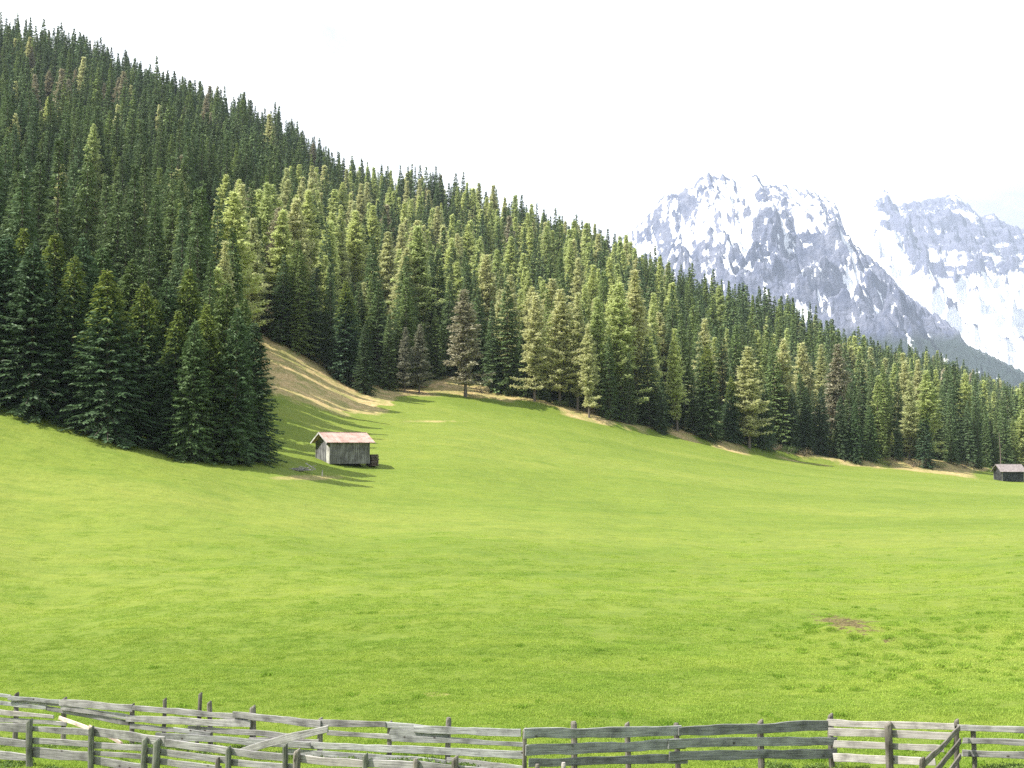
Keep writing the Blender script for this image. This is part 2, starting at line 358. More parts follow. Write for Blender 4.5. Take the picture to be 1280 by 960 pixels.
snow = snow + fbm(S / 20 + T * 5, T * 42, 3, 68, .6) * .34 * sstep(950, 1060, S)
green = sstep(385, 450, alt) * .9
me = grid_mesh('mountain', X, Y, Z, {'snow': snow, 'green': green}); me.materials.append(fm)
tag(new_obj('mountain', me), kind='structure')
sil_b = [(900,330),(1000,300),(1040,285),(1070,262),(1089,252),(1102,244),(1116,240),(1122,256),(1143,254),(1171,248),(1188,246),(1202,244),(1210,250),(1218,256),(1228,268),(1235,272),(1243,268),(1249,267),(1264,281),(1280,283),(1320,296),(1400,330),(1500,400),(1600,470)]
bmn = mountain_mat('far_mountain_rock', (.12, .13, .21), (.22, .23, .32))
S, T, X, Y, Z, slope, curv, _ = mountain('b', sil_b, lambda s: 8000 + 0 * s, 3000, 1500, 560, 320, 51, 'back', bmn)
alt = 480 - (np.arctan2(Z, Y) - PITCH) * F
snow = .70 + curv * .012 + fbm(S / 50, T * 7, 5, 177) * .34
snow = snow + .75 * sstep(335, 370, alt) - .55 * np.exp(-((alt - 288) / 34) ** 2) * sstep(1085, 1110, S) + .35 * (1 - sstep(1080, 1100, S))
snow = snow + .26 * np.sin(alt / 4.2 + fbm(S / 60, T * 5, 3, 9) * 3) * np.exp(-((alt - 285) / 50) ** 2)
snow = snow - .75 * np.exp(-(((S - 1240) / 30) ** 2 + ((alt - 428) / 16) ** 2))
me = grid_mesh('far_mountain', X, Y, Z, {'snow': snow}); me.materials.append(bmn)
tag(new_obj('far_mountain', me), kind='structure')

# ------------------------------------------------------------------ haze: the air of the valley
hz = bpy.data.materials.new('haze_air'); hz.use_nodes = True; nt = hz.node_tree
for n in list(nt.nodes): nt.nodes.remove(n)
o_ = nt.nodes.new('ShaderNodeOutputMaterial'); pv = nt.nodes.new('ShaderNodeVolumePrincipled')
pv.inputs['Color'].default_value = (.71, .83, 1.0, 1); pv.inputs['Density'].default_value = 0.8e-4; pv.inputs['Anisotropy'].default_value = .0
nt.links.new(pv.outputs[0], o_.inputs['Volume'])
x0, x1, y0, y1, z0, z1 = -9900, 9900, -600, 11800, -130, 2600
V = [(x, y, z) for x in (x0, x1) for y in (y0, y1) for z in (z0, z1)]
Q = [(0, 1, 3, 2), (4, 6, 7, 5), (0, 4, 5, 1), (2, 3, 7, 6), (0, 2, 6, 4), (1, 5, 7, 3)]
tag(new_obj('haze', quad_mesh('haze', V, Q, mats=[hz])), kind='stuff', label='pale blue haze filling the valley in front of the mountains')

# ------------------------------------------------------------------ trees
def leaf_mat(name, cols, trans=.22, vary=.35):
    m = bpy.data.materials.new(name); m.use_nodes = True; nt = m.node_tree
    for n in list(nt.nodes): nt.nodes.remove(n)
    o = node(nt, 'ShaderNodeOutputMaterial'); oi = node(nt, 'ShaderNodeObjectInfo')
    g = node(nt, 'ShaderNodeNewGeometry')
    c = ramp(nt, oi.outputs['Random'], [(k / (len(cols) - 1), c) for k, c in enumerate(cols)])
    n = noise(nt, g.outputs['Position'], .9, 3, .6)
    c = mixc(nt, .9, c, ramp(nt, n, [(.3, 1 - vary), (.7, 1 + vary)]), 'MULTIPLY')
    ri = ramp(nt, g.outputs['Random Per Island'], [(0, .8), (1, 1.22)])
    c = mixc(nt, 1., c, ri, 'MULTIPLY')
    d = node(nt, 'ShaderNodeBsdfDiffuse'); t = node(nt, 'ShaderNodeBsdfTranslucent'); mx = node(nt, 'ShaderNodeMixShader'); mx.inputs[0].default_value = trans
    nt.links.new(c, d.inputs[0]); nt.links.new(c, t.inputs[0]); nt.links.new(d.outputs[0], mx.inputs[1]); nt.links.new(t.outputs[0], mx.inputs[2])
    gl = node(nt, 'ShaderNodeBsdfGlossy'); gl.inputs['Roughness'].default_value = .5; gl.inputs[0].default_value = (.5, .5, .5, 1)
    m2 = node(nt, 'ShaderNodeMixShader'); m2.inputs[0].default_value = .03
    nt.links.new(mx.outputs[0], m2.inputs[1]); nt.links.new(gl.outputs[0], m2.inputs[2]); nt.links.new(m2.outputs[0], o.inputs[0])
    return m
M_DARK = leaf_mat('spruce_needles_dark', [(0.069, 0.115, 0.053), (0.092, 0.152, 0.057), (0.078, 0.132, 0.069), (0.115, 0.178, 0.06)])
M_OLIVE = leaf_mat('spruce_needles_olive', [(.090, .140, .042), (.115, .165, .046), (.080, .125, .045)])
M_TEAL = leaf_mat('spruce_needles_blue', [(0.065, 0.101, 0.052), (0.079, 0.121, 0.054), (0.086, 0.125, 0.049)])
M_LIME = leaf_mat('larch_needles_lime', [(0.515, 0.576, 0.24), (0.573, 0.623, 0.258), (0.445, 0.517, 0.216)], .45, .2)
M_YEL = leaf_mat('larch_needles_yellow', [(0.539, 0.556, 0.279), (0.583, 0.583, 0.303), (0.483, 0.516, 0.257)], .45, .2)
M_BRN = leaf_mat('larch_twigs_brown', [(.40, .37, .25), (.44, .41, .28), (.38, .36, .25)], .2, .25)
M_GREY = leaf_mat('larch_twigs_grey', [(.24, .24, .17), (.27, .27, .19)], .2, .25)
M_TOP = leaf_mat('spruce_fresh_tips', [(.17, .22, .045), (.20, .245, .05)], .3, .3)
bk, nt, b = mat('conifer_bark', .9, .1)
pos = node(nt, 'ShaderNodeTexCoord').outputs['Object']
mp = node(nt, 'ShaderNodeMapping'); mp.inputs['Scale'].default_value = (6, 6, 1.2); nt.links.new(pos, mp.inputs[0])
nb = noise(nt, mp.outputs[0], 1.5, 5, .7)
nt.links.new(ramp(nt, nb, [(.3, (.07, .055, .045)), (.55, (.17, .14, .12)), (.75, (.30, .26, .23))]), b.inputs['Base Color']); bump(nt, b, nb, .8, .06)

def tube(path, rad, n=7):
    """quads of a tapered tube along a path"""
    path = np.asarray(path, float); V = []; Q = []
    for k, p in enumerate(path):
        d = path[min(k + 1, len(path) - 1)] - path[max(k - 1, 0)]; d = d / (np.linalg.norm(d) + 1e-9)
        a = np.cross(d, (0, 0, 1.)) if abs(d[2]) < .9 else np.cross(d, (1., 0, 0)); a /= np.linalg.norm(a); b_ = np.cross(d, a)
        for i in range(n):
            t = 2 * np.pi * i / n; V.append(p + rad[k] * (np.cos(t) * a + np.sin(t) * b_))
    for k in range(len(path) - 1):
        for i in range(n):
            j = (i + 1) % n; Q.append((k*n+i, k*n+j, (k+1)*n+j, (k+1)*n+i))
    return np.array(V), np.array(Q)
def merge(parts):
    V, Q, mi, off = [], [], [], 0
    for v, q, m in parts:
        V.append(v); Q.append(np.asarray(q) + off); mi.append(np.full(len(q), m)); off += len(v)
    return np.concatenate(V), np.concatenate(Q), np.concatenate(mi)

def diamonds(base, d, side, ln, wd, sag):
    """leaf sprays: 4 corners each"""
    n = len(base); V = np.empty((n, 4, 3))
    mid = base + d * (ln * .5)[:, None]
    V[:, 0] = base; V[:, 2] = base + d * ln[:, None]; V[:, 2, 2] -= sag
    V[:, 1] = mid + side * (wd / 2)[:, None]; V[:, 3] = mid - side * (wd / 2)[:, None]
    return V.reshape(-1, 3), np.arange(n * 4).reshape(n, 4)
def unit(a): return a / (np.linalg.norm(a, axis=-1, keepdims=True) + 1e-9)

def conifer(seed, H, Rr, kind, step, spray, width, lo=.04, bare=.0, per=7, dens=1.0, power=.85, topmat=False):
    """returns (trunk V,Q), (crown V,Q,mi); slot 0 needles, slot 1 bark, slot 2 fresh tips"""
    r = np.random.default_rng(seed)
    lean = r.normal(0, .012, 2)
    zs = np.linspace(-.6, H, 12); tr = .0085 * H * (1 - np.clip(zs / H, 0, 1)) ** .8 + .015; tr[0] *= 1.5; tr[1] *= 1.15
    path = np.stack([lean[0] * zs + .05 * np.sin(zs / 4), lean[1] * zs + .04 * np.cos(zs / 3), zs], -1)
    trunk = tube(path, tr, 8)
    B0, D0, S0, LN, WD = [], [], [], [], []; TOP = []; bars = []
    z = lo * H; off = r.uniform(0, 6)
    lob = r.uniform(.62, 1.25, 9); lean = lean * r.uniform(.5, 2.5)                                   # uneven outline by sector
    while z < H * .995:
        f = 1 - z / H
        Rz = Rr * f ** power
        if kind == 'spruce':
            if z < .13 * H: Rz *= .80 + .2 * z / (.13 * H)
        else:
            Rz = Rr * min(f ** .75, .55 + 1.6 * (z / H)) if z < .4 * H else Rr * f ** .75
            Rz *= r.uniform(.7, 1.2)
        nb_ = max(3, int(round(per * (.5 + .6 * f) + r.uniform(-1, 1))))
        for k in range(nb_):
            az = off + 2 * math.pi * k / nb_ + r.uniform(-.3, .3)
            sec = lob[int((az % (2 * math.pi)) / (2 * math.pi) * 9) % 9]
            Lb = max(.25, Rz * r.uniform(.72, 1.12) * (.8 + .2 * sec) * (sec ** .5))
            if kind == 'larch' and z < bare * H and r.random() < .75: Lb *= .35
            zz = z + r.uniform(-.5, .5) * step
            out_ = np.array([math.cos(az), math.sin(az), 0.])
            n = max(3, int(Lb / (spray * .34) * dens))
            u = (np.arange(n) + r.uniform(.2, .8, n)) / n
            if kind == 'spruce':
                u = .10 + .90 * u ** .8
                sl0 = .30 * (1 - f) + (-.18) * f; drop = -(.42 * f + .05)
                h = Lb * (sl0 * u + drop * u ** 1.5 + .16 * u ** 4)
            else:
                u = .16 + .84 * u
                h = Lb * ((.12 - .20 * f) * u + .14 * u ** 3) + r.normal(0, .04, n)
            cp = path_at(path, zz)
            p = cp + out_ * (u * Lb)[:, None]; p[:, 2] += h
            if r.random() < (.9 if kind == 'larch' else .25):
                m3 = max(3, 4); uu = np.linspace(0, .92, m3); hh = Lb * ((.12 - .20 * f) * uu + .14 * uu ** 3) if kind == 'larch' else Lb * ((.30 * (1 - f) - .18 * f) * uu - (.42 * f + .05) * uu ** 1.5 + .16 * uu ** 4)
                q = cp + out_ * (uu * Lb)[:, None]; q[:, 2] += hh
                bars.append(tube(q, (.010 + .011 * Lb) * (1 - .8 * uu), 3))
            tan = np.cross((0, 0, 1.), out_)
            reps = 2 if kind == 'spruce' else 3
            for s_ in range(reps):
                if kind == 'spruce':
                    sg = 1 if s_ else -1
                    ang = r.uniform(.45, 1.15, n) * sg
                    d = np.cos(ang)[:, None] * out_ + np.sin(ang)[:, None] * tan + np.array([0, 0, 1.]) * r.uniform(-.55, .05, n)[:, None]
                    ln = spray * r.uniform(.7, 1.3, n) * (.45 + .75 * (1 - u) + .25)
                    ln = np.minimum(ln, .15 + Lb * .6)
                    w = width * r.uniform(.7, 1.3, n)
                    b0 = p
                else:
                    d = r.normal(0, 1, (n, 3)); d[:, 2] *= .55; d += out_ * .5
                    ln = spray * r.uniform(.6, 1.3, n); w = width * r.uniform(.7, 1.4, n)
                    b0 = p + tan * (r.normal(0, .14, n) * Lb * (1 - .5 * u) )[:, None] + np.array([0, 0, 1.]) * r.normal(0, .05, n)[:, None]
                d = unit(d); sd_ = unit(np.cross(d, r.normal(0, .45, (n, 3)) + np.array([0, 0, 1.])))
                B0.append(b0); D0.append(d); S0.append(sd_); LN.append(ln); WD.append(w); TOP.append((z / H + .25 * u + r.normal(0, .12, n)) > .93)
        z += step * (.55 + .75 * f) * r.uniform(.8, 1.2); off += r.uniform(.5, 1.2)
    # leader
    n = 10; b0 = path_at(path, H) + np.array([0, 0, -1.]) * np.linspace(0, .09 * H, n)[:, None] * .5
    d = unit(r.normal(0, .5, (n, 3)) + np.array([0, 0, 1.2]))
    B0.append(b0); D0.append(d); S0.append(unit(np.cross(d, r.normal(0, 1, (n, 3))))); LN.append(np.full(n, min(.5, spray * .6))); WD.append(np.full(n, width * .45)); TOP.append(np.ones(n, bool))
    B0, D0, S0, LN, WD, TOP = map(np.concatenate, (B0, D0, S0, LN, WD, TOP))
    v, q = diamonds(B0, D0, S0, LN, WD, spray * .10)
    parts = [(v, q, 0)]
    if bars:
        bv, bq, _ = merge([(a, b2, 1) for a, b2 in bars]); parts.append((bv, bq, 1))
    V, Q, mi = merge(parts)
    if topmat: mi[:len(TOP)][TOP] = 2
    return trunk, (V, Q, mi)
def path_at(path, z):
    return np.array([np.interp(z, path[:, 2], path[:, 0]), np.interp(z, path[:, 2], path[:, 1]), z])

PROTO = {}                                      # name -> (H, trunk mesh, [crown mesh per colour])
def make_proto(key, seed, H, Rr, kind, mats_, **kw):
    (tv, tq), (cv, cq, mi) = conifer(seed, H, Rr, kind, **kw)
    tm = quad_mesh(key + '_trunk', tv, tq, mats=[bk], smooth=True)
    cm = {}
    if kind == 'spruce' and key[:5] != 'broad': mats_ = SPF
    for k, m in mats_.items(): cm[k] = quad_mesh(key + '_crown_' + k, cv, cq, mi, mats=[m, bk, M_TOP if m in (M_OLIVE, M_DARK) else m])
    PROTO[key] = (H, tm, cm, Rr)
M_DARKF = leaf_mat('spruce_needles_lit_slope_dark', [(0.116, 0.165, 0.073), (0.144, 0.209, 0.079), (0.125, 0.186, 0.095), (0.184, 0.244, 0.084)])
M_OLIVEF = leaf_mat('spruce_needles_lit_slope_olive', [(0.194, 0.263, 0.085), (0.237, 0.3, 0.098), (0.175, 0.244, 0.088)])
M_TEALF = leaf_mat('spruce_needles_lit_slope_blue', [(0.11, 0.154, 0.072), (0.131, 0.185, 0.078), (0.146, 0.193, 0.075)])
SPF = {'dark': M_DARKF, 'olive': M_OLIVEF, 'blue': M_TEALF}  # lighter copies of the clump needles; slope light and haze put into the colour
SP = {'dark': M_DARK, 'olive': M_OLIVE, 'blue': M_TEAL}
LA = {'lime': M_LIME, 'yellow': M_YEL, 'brown': M_BRN, 'grey': M_GREY}
for k in range(4):      # broad open-grown spruces of the near clump
    make_proto('broad%d' % k, 100 + k, 17., 3.7 + .25 * k, 'spruce', SP, step=.34, spray=.62, width=.17, lo=.015, per=10, dens=1.25, power=.72, topmat=(k % 2 == 0))
for k in range(6):      # wood-edge spruces
    make_proto('tall%d' % k, 200 + k, 20., (2.8, 3.2, 3.7, 4.1, 3.0, 3.4)[k], 'spruce', SP, step=.46, spray=.70, width=.20, lo=.05, per=9, dens=1.15, power=.85, topmat=(k == 1))
for k in range(6):      # far spruces
    make_proto('far%d' % k, 300 + k, 18., (2.5, 3.0, 3.5, 3.9, 2.8, 3.2)[k], 'spruce', SP, step=.7, spray=.95, width=.42, lo=.10, per=8, dens=1.0, power=.9)
for k in range(4):
    make_proto('larch%d' % k, 400 + k, 20., 3.2 + .35 * k, 'larch', LA, step=.55, spray=.46, width=.17, lo=.14, bare=.36, per=9, dens=1.9)
for k in range(3):
    make_proto('farlarch%d' % k, 500 + k, 19., 2.8 + .4 * k, 'larch', LA, step=.75, spray=.7, width=.36, lo=.16, bare=.3, per=9, dens=1.3)

trees = []     # dict(px, x, y, z, H, fam, col, manual)
def add_tree(px, ytop, Y, fam, col, var=None, wide=1., note=None):
    x = ray(px, HZ)[0] * Y; z = tz(x, Y); top = ray(px, ytop)[1] * Y; H = top - z
    x = (px - 640) / F * (Y * math.cos(PITCH) + (z + H * .5) * math.sin(PITCH))
    if H < 2: return
    trees.append(dict(x=x, y=Y, z=z, H=H, fam=fam, col=col, var=var, wide=wide, note=note, manual=True))
def add_by_top(px, ytop, H, fam, col, wide=1., ymin=None, note=None):
    if ymin is None and px < 350: ymin = 235
    ys = np.arange((edgeY(px) + 4) if ymin is None else ymin, 800, 3.)
    a, b_ = ray(px, ytop); xx = a * ys; zz = terrain(xx, ys)
    d = zz + H - b_ * ys; i = np.argmax(d < 0) if (d[0] > 0) else 0
    if d[0] < 0: i = int(np.argmax(d > 0)) if (d > 0).any() else int(np.argmax(d))
    if d[0] < 0 and not (d > 0).any(): b_ = (zz[i] + H) / ys[i]
    Y = float(ys[i]); trees.append(dict(x=float(xx[i]), y=Y, z=float(zz[i]), H=float(b_ * Y - zz[i]), fam=fam, col=col, var=None, wide=wide, note=note, manual=True))

# the big near clump at the left
for (px, yt, Y, fam, col, w) in [
    (-150,262,97,'broad','dark',1),(-95,275,96,'broad','dark',1),(-48,280,98,'broad','dark',1),(4,292,99,'broad','dark',1),(44,303,98,'broad','dark',.95),
    (92,318,99,'broad','dark',1.),(138,338,97,'broad','dark',1.),(176,352,101,'broad','dark',.9),(216,388,99,'broad','dark',.85),
    (240,398,97.5,'broad','dark',.8),(262,380,100,'broad','olive',.85),(292,384,100,'broad','dark',.9),(316,400,104,'broad','dark',.8),(306,372,107,'broad','olive',.8),
    (240,336,109,'broad','olive',.85),(284,350,108,'broad','olive',.75),(205,348,108,'broad','dark',.8),(168,322,110,'broad','olive',.85),(122,306,111,'broad','dark',.9),
    (70,290,110,'broad','dark',.9),(24,284,110,'broad','olive',.9),(98,296,106,'broad','dark',.8),(192,372,106,'broad','dark',.8),(-20,284,109,'broad','dark',.9)]:
    add_tree(px, yt, Y, fam, col, wide=w * 1.12)
# wood's edge, left to right
for (px, yt, Y, fam, col, w) in [
    (352,318,184,'tall','dark',1.1),(372,300,186,'tall','olive',1.2),(392,345,187,'tall','dark',1.),(432,352,184,'broad','dark',.95),(457,404,181,'broad','blue',.9),(412,330,192,'tall','dark',1),
    (486,392,195,'tall','dark',1.1),(506,408,194,'larch','grey',.9),(524,404,196,'larch','grey',1.),(545,385,214,'tall','dark',1.1),(470,350,200,'tall','dark',1.1),(508,330,206,'tall','dark',1),
    (560,350,219,'tall','dark',1),(600,360,219,'tall','dark',1.1),(616,375,209,'tall','dark',1.1),(636,352,210,'tall','dark',1.15),(655,400,208,'tall','dark',1.),
    (668,368,204,'larch','yellow',1.15),(699,360,206,'larch','yellow',1.1),(722,366,206,'larch','yellow',1.1),(748,372,208,'larch','lime',1.1),(736,404,201,'larch','yellow',.9),
    (776,352,209,'larch','lime',1.0),(792,336,212,'larch','yellow',1.1),(762,420,205,'tall','dark',1.1),(786,440,206,'tall','blue',1.25),(812,420,210,'tall','blue',1.3),(828,470,208,'broad','blue',.8),
    (846,410,213,'larch','lime',1.),(686,470,206,'tall','dark',1),(712,455,209,'tall','dark',1.1),(886,430,214,'broad','olive',1.0),(866,470,216,'tall','blue',1.2),(912,470,219,'broad','dark',.9),
    (936,432,219,'larch','yellow',1.2),(955,480,222,'tall','dark',1.2),(970,430,232,'tall','olive',1.2),
    (990,484,231,'broad','blue',.7),(1010,482,233,'broad','blue',.7),(1028,482,234,'broad','blue',.75),(1050,494,234,'broad','blue',.8),(1068,500,234,'broad','dark',.8),(1088,506,237,'broad','dark',.8),(1060,480,238,'tall','blue',1.1),
    (1043,430,243,'larch','brown',1.25),(1098,470,243,'tall','olive',1.1),(1136,476,246,'larch','yellow',1.1),(1160,462,250,'larch','lime',1.2),(1155,502,244,'broad','dark',.95),(1122,520,244,'tall','dark',1.2),
    (1188,500,256,'tall','dark',1.1),(1210,500,262,'tall','dark',1.),(1232,506,268,'tall','dark',1.),(1222,520,262,'tall','blue',1),(1255,500,275,'tall','dark',1.),(1290,532,252,'larch','yellow',1.),(1268,520,285,'tall','olive',1.),(1310,510,280,'tall','dark',1.)]:
    add_tree(px, yt, Y, fam, col, wide=w)
add_tree(582, 361, 198.5, 'larch', 'brown', var=1, wide=1.25, note='lone')
# larches and lighter trees standing out on the slope
for (px, yt, H, fam, col, w) in [
    (78,204,19,'larch','yellow',1.1),(118,236,15,'larch','yellow',1),(62,300,12,'larch','lime',1),(286,202,20,'larch','lime',1.),(312,225,18,'larch','lime',1),(325,222,20,'larch','lime',1),(268,264,16,'larch','lime',1.2),
    (352,262,18,'larch','lime',1),(388,238,20,'larch','lime',1),(374,318,18,'tall','olive',1.),(428,228,19,'larch','lime',1),(450,230,20,'larch','yellow',1),(444,262,21,'larch','lime',1.05),(466,256,22,'larch','lime',1.15),(486,290,20,'larch','yellow',1),
    (487,312,18,'larch','brown',1.05),(516,250,20,'larch','lime',1),(525,282,23,'larch','lime',1.2),(548,258,20,'larch','yellow',1),(560,320,20,'larch','lime',1),(586,280,20,'larch','lime',1.),(608,318,19,'larch','yellow',1.),
    (622,270,19,'larch','lime',1),(640,296,19,'larch','lime',1.1),(662,266,20,'larch','olive2',1.2),(684,282,19,'larch','lime',1),(660,338,13,'larch','lime',1),(430,290,17,'larch','yellow',1),
    (806,300,19,'tall','olive',1),(744,268,20,'tall','olive',1.2),(900,356,19,'larch','lime',1),(860,350,18,'tall','olive',1),(820,345,18,'tall','olive',1),(940,365,18,'tall','olive',1.1),(1012,405,18,'tall','olive',1.2),(975,398,19,'tall','olive',1.1),
    (1064,432,17,'larch','yellow',1.1),(1078,450,16,'larch','yellow',1),(62,88,15,'larch','brown',1.1),(95,86,15,'larch','brown',1.1),(148,96,15,'larch','brown',1.),(258,118,16,'larch','brown',1.),(130,103,14,'larch','brown',1),(40,58,14,'larch','brown',1),
    (392,172,16,'larch','brown',1),(264,140,14,'larch','brown',1),(60,120,12,'larch','lime',1),(700,310,19,'tall','olive',1.2),(716,300,19,'larch','lime',1),(1180,470,14,'larch','lime',1),(1240,500,13,'larch','lime',1),(840,420,18,'tall','blue',1)]:
    if col == 'olive2': col = 'lime'
    if fam == 'larch' and col != 'brown' and px > 200: H *= 1.2; w *= 1.12
    add_by_top(px, yt, H, fam, col, w)

# fill of the wooded hillside
MP = np.array([(*pix(t['x'], t['y'], t['z'] + t['H']), t['y'], pix(t['x'], t['y'], t['z'])[1]) for t in trees if t['y'] > 112 and ('larch' in t['fam'] or t['y'] > 230)])
man = np.array([(t['x'], t['y']) for t in trees])
ptsx, ptsy = [], []
Yb = 100.
while Yb < 1150:
    st = 5.4 if Yb < 260 else (6.6 if Yb < 450 else (7.4 if Yb < 700 else 8.4))
    xa, xb = (-260 - 640) / F * Yb, (1560 - 640) / F * Yb
    xs = np.arange(xa, xb, st); ptsx.append(xs + rng.uniform(-.42, .42, len(xs)) * st); ptsy.append(Yb + rng.uniform(-.42, .42, len(xs)) * st)
    Yb += st
FX, FY = np.concatenate(ptsx), np.concatenate(ptsy)
sF = 640 + F * FX / FY
keep = FY > edgeY(sF) + 2.5 + rng.uniform(0, 3, len(FX))
maxY = np.interp(sF, [-600, 0, 450, 850, 1000, 1150, 1280, 1700], [760, 760, 720, 640, 680, 880, 1100, 1150])
keep &= FY < maxY
FX, FY, sF = FX[keep], FY[keep], sF[keep]
near = np.zeros(len(FX), bool)
for mx_, my_ in man:
    near |= np.hypot(FX - mx_, FY - my_) < 2.6
FX, FY, sF = FX[~near], FY[~near], sF[~near]
ex = rng.uniform(620, 1330, 180); ey = edgeY(ex) + rng.uniform(-2, 9, 180)
ok_ = (np.abs(ex - 582) > 34) & ~((ex > 470) & (ex < 540)) & (ex < 1236); ex, ey = ex[ok_], ey[ok_]; young = set()
FX = np.concatenate([FX, (ex - 640) / F * ey]); FY = np.concatenate([FY, ey]); sF = np.concatenate([sF, ex]); nyoung = len(ex)
FZ = terrain(FX, FY)
YNG = np.zeros(len(FX), bool); YNG[-nyoung:] = True
clr = rng.random(len(FX)) < .04
YNG = YNG[~clr]
FX, FY, sF, FZ = FX[~clr], FY[~clr], sF[~clr], FZ[~clr]
stand = fbm(FX / 45, FY / 45, 3, 61); hue = fbm(FX / 30, FY / 30, 3, 71)
for x, y, z, s, sn, hu, yg in zip(FX, FY, FZ, sF, stand, hue, YNG):
    H = random.uniform(13.5, 22.) * (1 + .16 * sn)
    if random.random() < .08: H *= .65
    if y < edgeY(s) + 10: H *= random.uniform(.7, 1.0)
    H *= float(np.interp(y, [100, 300, 550, 900], [1.1, 1.1, 1.08, .95]))
    if yg: H = random.uniform(1.8, 7.5)
    px, py = pix(x, y, z + H)
    pl = .015
    if 265 < px < 840 and 205 < py < 440: pl = .40 + .45 * hu
    if px > 840 and py > 380: pl = .15
    if px < 260 and py < 160: pl = .05
    if random.random() < pl:
        col = random.choices(['lime', 'yellow', 'brown'], [.58, .38, .04] if py > 200 else [.15, .5, .35])[0]
        fam = 'larch' if y < 330 else 'farlarch'
    else:
        fam = 'tall' if y < 300 else 'far'
        col = random.choices(['dark', 'olive', 'blue'], [.62, .10 + max(0, hu) * .4, .28])[0]
    # nothing planted right in front of a tree that the photograph shows free
    pb_ = pix(x, y, z)[1]; hid = (MP[:, 2] > y) & (MP[:, 2] < y + 75) & (np.abs(MP[:, 0] - px) < 2.6 * F / y * .8) & (py < MP[:, 1] + .75 * (MP[:, 3] - MP[:, 1]))
    if hid.any():
        j = np.where(hid)[0][0]; H2 = H * (pb_ - (MP[j, 1] + .75 * (MP[j, 3] - MP[j, 1]))) / (pb_ - py)
        if H2 < 6: continue
        H = H2
    trees.append(dict(x=x, y=y, z=z, H=H, fam=fam, col=col, var=None, wide=random.uniform(.85, 1.2) * (18 / max(H, 10)) ** .3, note=None, manual=False))

# how much of each tree the photograph shows: front to back against the skyline so far
cover = np.full(1280 // 2 + 1, 960.)
for t in sorted(trees, key=lambda t: t['y']):
    px, pt = pix(t['x'], t['y'], t['z'] + t['H']); _, pb = pix(t['x'], t['y'], t['z'])
    rr = 2.8 * t['wide'] * t['H'] / 18 * F / t['y']
    i0, i1 = int(max(0, (px - rr) // 2)), int(min(640, (px + rr) // 2)); a = 0.
    for i in range(i0, i1 + 1):
        w = 1 - abs(i * 2 - px) / (rr + 1e-6)
        if w <= 0: continue
        top = pb + (pt - pb) * w
        if top < cover[i]: a += (min(cover[i], pb) - top) * 2; cover[i] = top
    t['area'] = a; t['px'] = px; t['pt'] = pt; t['pb'] = pb
spr = sorted([t for t in trees if 'larch' not in t['fam']], key=lambda t: -t['area'])
lar = sorted([t for t in trees if 'larch' in t['fam']], key=lambda t: -t['area'])
print("BC", sum(1 for t in trees if 220 < t["px"] < 322 and 130 < t["y"] < 175))
single = [t for t in spr[:296] if t['area'] > 4] + [t for t in lar[:240] if t['area'] > 25]
ids = set(map(id, single)); rest = [t for t in trees if id(t) not in ids]
print('BEHIND CLUMP', sum(1 for t in trees if 220 < t['px'] < 322 and 130 < t['y'] < 175))
print('TREES', len(trees), 'spruces', len(spr), 'larches', len(lar), 'single', len(single))

# labels: by colour, by where on the slope, by landmark, by order from the left
def landmark(px):
    for lim, nm in ((60, 'at the left picture edge'), (130, 'over the big clump'), (200, 'over the clump middle'), (270, 'over the clump end'), (345, 'left of the dry bank'), (410, 'over the small hut'), (480, 'right of the hut'),
                    (545, 'before the lone larch'), (620, 'around the lone larch'), (690, 'right of the lone larch'), (760, 'over the middle larches'), (830, 'left of the mountain foot'), (900, 'under the mountain left flank'),
                    (980, 'under the main peak'), (1060, 'under the snowy saddle'), (1150, 'under the far summit'), (1215, 'left of the far shed')):
        if px < lim: return nm
    return 'by the far shed'
COLW = {('spruce', 'dark'): 'dark green spruce', ('spruce', 'olive'): 'olive green spruce', ('spruce', 'blue'): 'bluish green spruce',
        ('larch', 'lime'): 'yellow green larch', ('larch', 'yellow'): 'pale straw larch', ('larch', 'brown'): 'bare brown larch', ('larch', 'grey'): 'grey leafless larch'}
ORD = ['first', 'second', 'third', 'fourth', 'fifth', 'sixth', 'seventh', 'eighth', 'ninth', 'tenth', 'eleventh', 'twelfth', 'thirteenth', 'fourteenth', 'fifteenth', 'sixteenth', 'seventeenth', 'eighteenth', 'nineteenth', 'twentieth']
ridge_py = lambda px: np.interp(px, [0, 200, 400, 560, 740, 880, 1040, 1280], [25, 100, 178, 222, 268, 345, 410, 490])
cells = {}
for t in single:
    sp = 'larch' if 'larch' in t['fam'] else 'spruce'
    if t['y'] < 112.5: row = 'in the near clump'; lm = ''
    elif t['y'] < edgeY(t['px']) + 9: row = 'at the meadow edge'; lm = landmark(t['px'])
    else:
        g = ridge_py(t['px']); f = (t['pt'] - g) / max(60., t['pb'] * 0 + 500 - g)
        row = 'on the skyline' if f < .05 else 'high on the slope' if f < .22 else 'midway up the slope' if f < .45 else 'low on the slope' if f < .68 else 'just behind the wood edge'
        lm = landmark(t['px'])
    t['sp'] = sp
    cells.setdefault((COLW[(sp, t['col'])], row, lm), []).append(t)
for (cw, row, lm), ts in cells.items():
    ts.sort(key=lambda t: t['px'])
    for k, t in enumerate(ts):
        if t['note'] == 'lone': t['label'] = 'solitary brown larch standing alone on the meadow edge with a bare trunk'; continue
        lead = cw if len(ts) == 1 else ('%s %s from left' % (ORD[k], cw))
        t['label'] = ' '.join(('%s %s %s' % (lead, row, lm)).split())
fam_n = {'broad': 4, 'tall': 6, 'far': 6, 'larch': 4, 'farlarch': 3}
def crownscale(t, H0): return t['H'] / H0
tn = 0
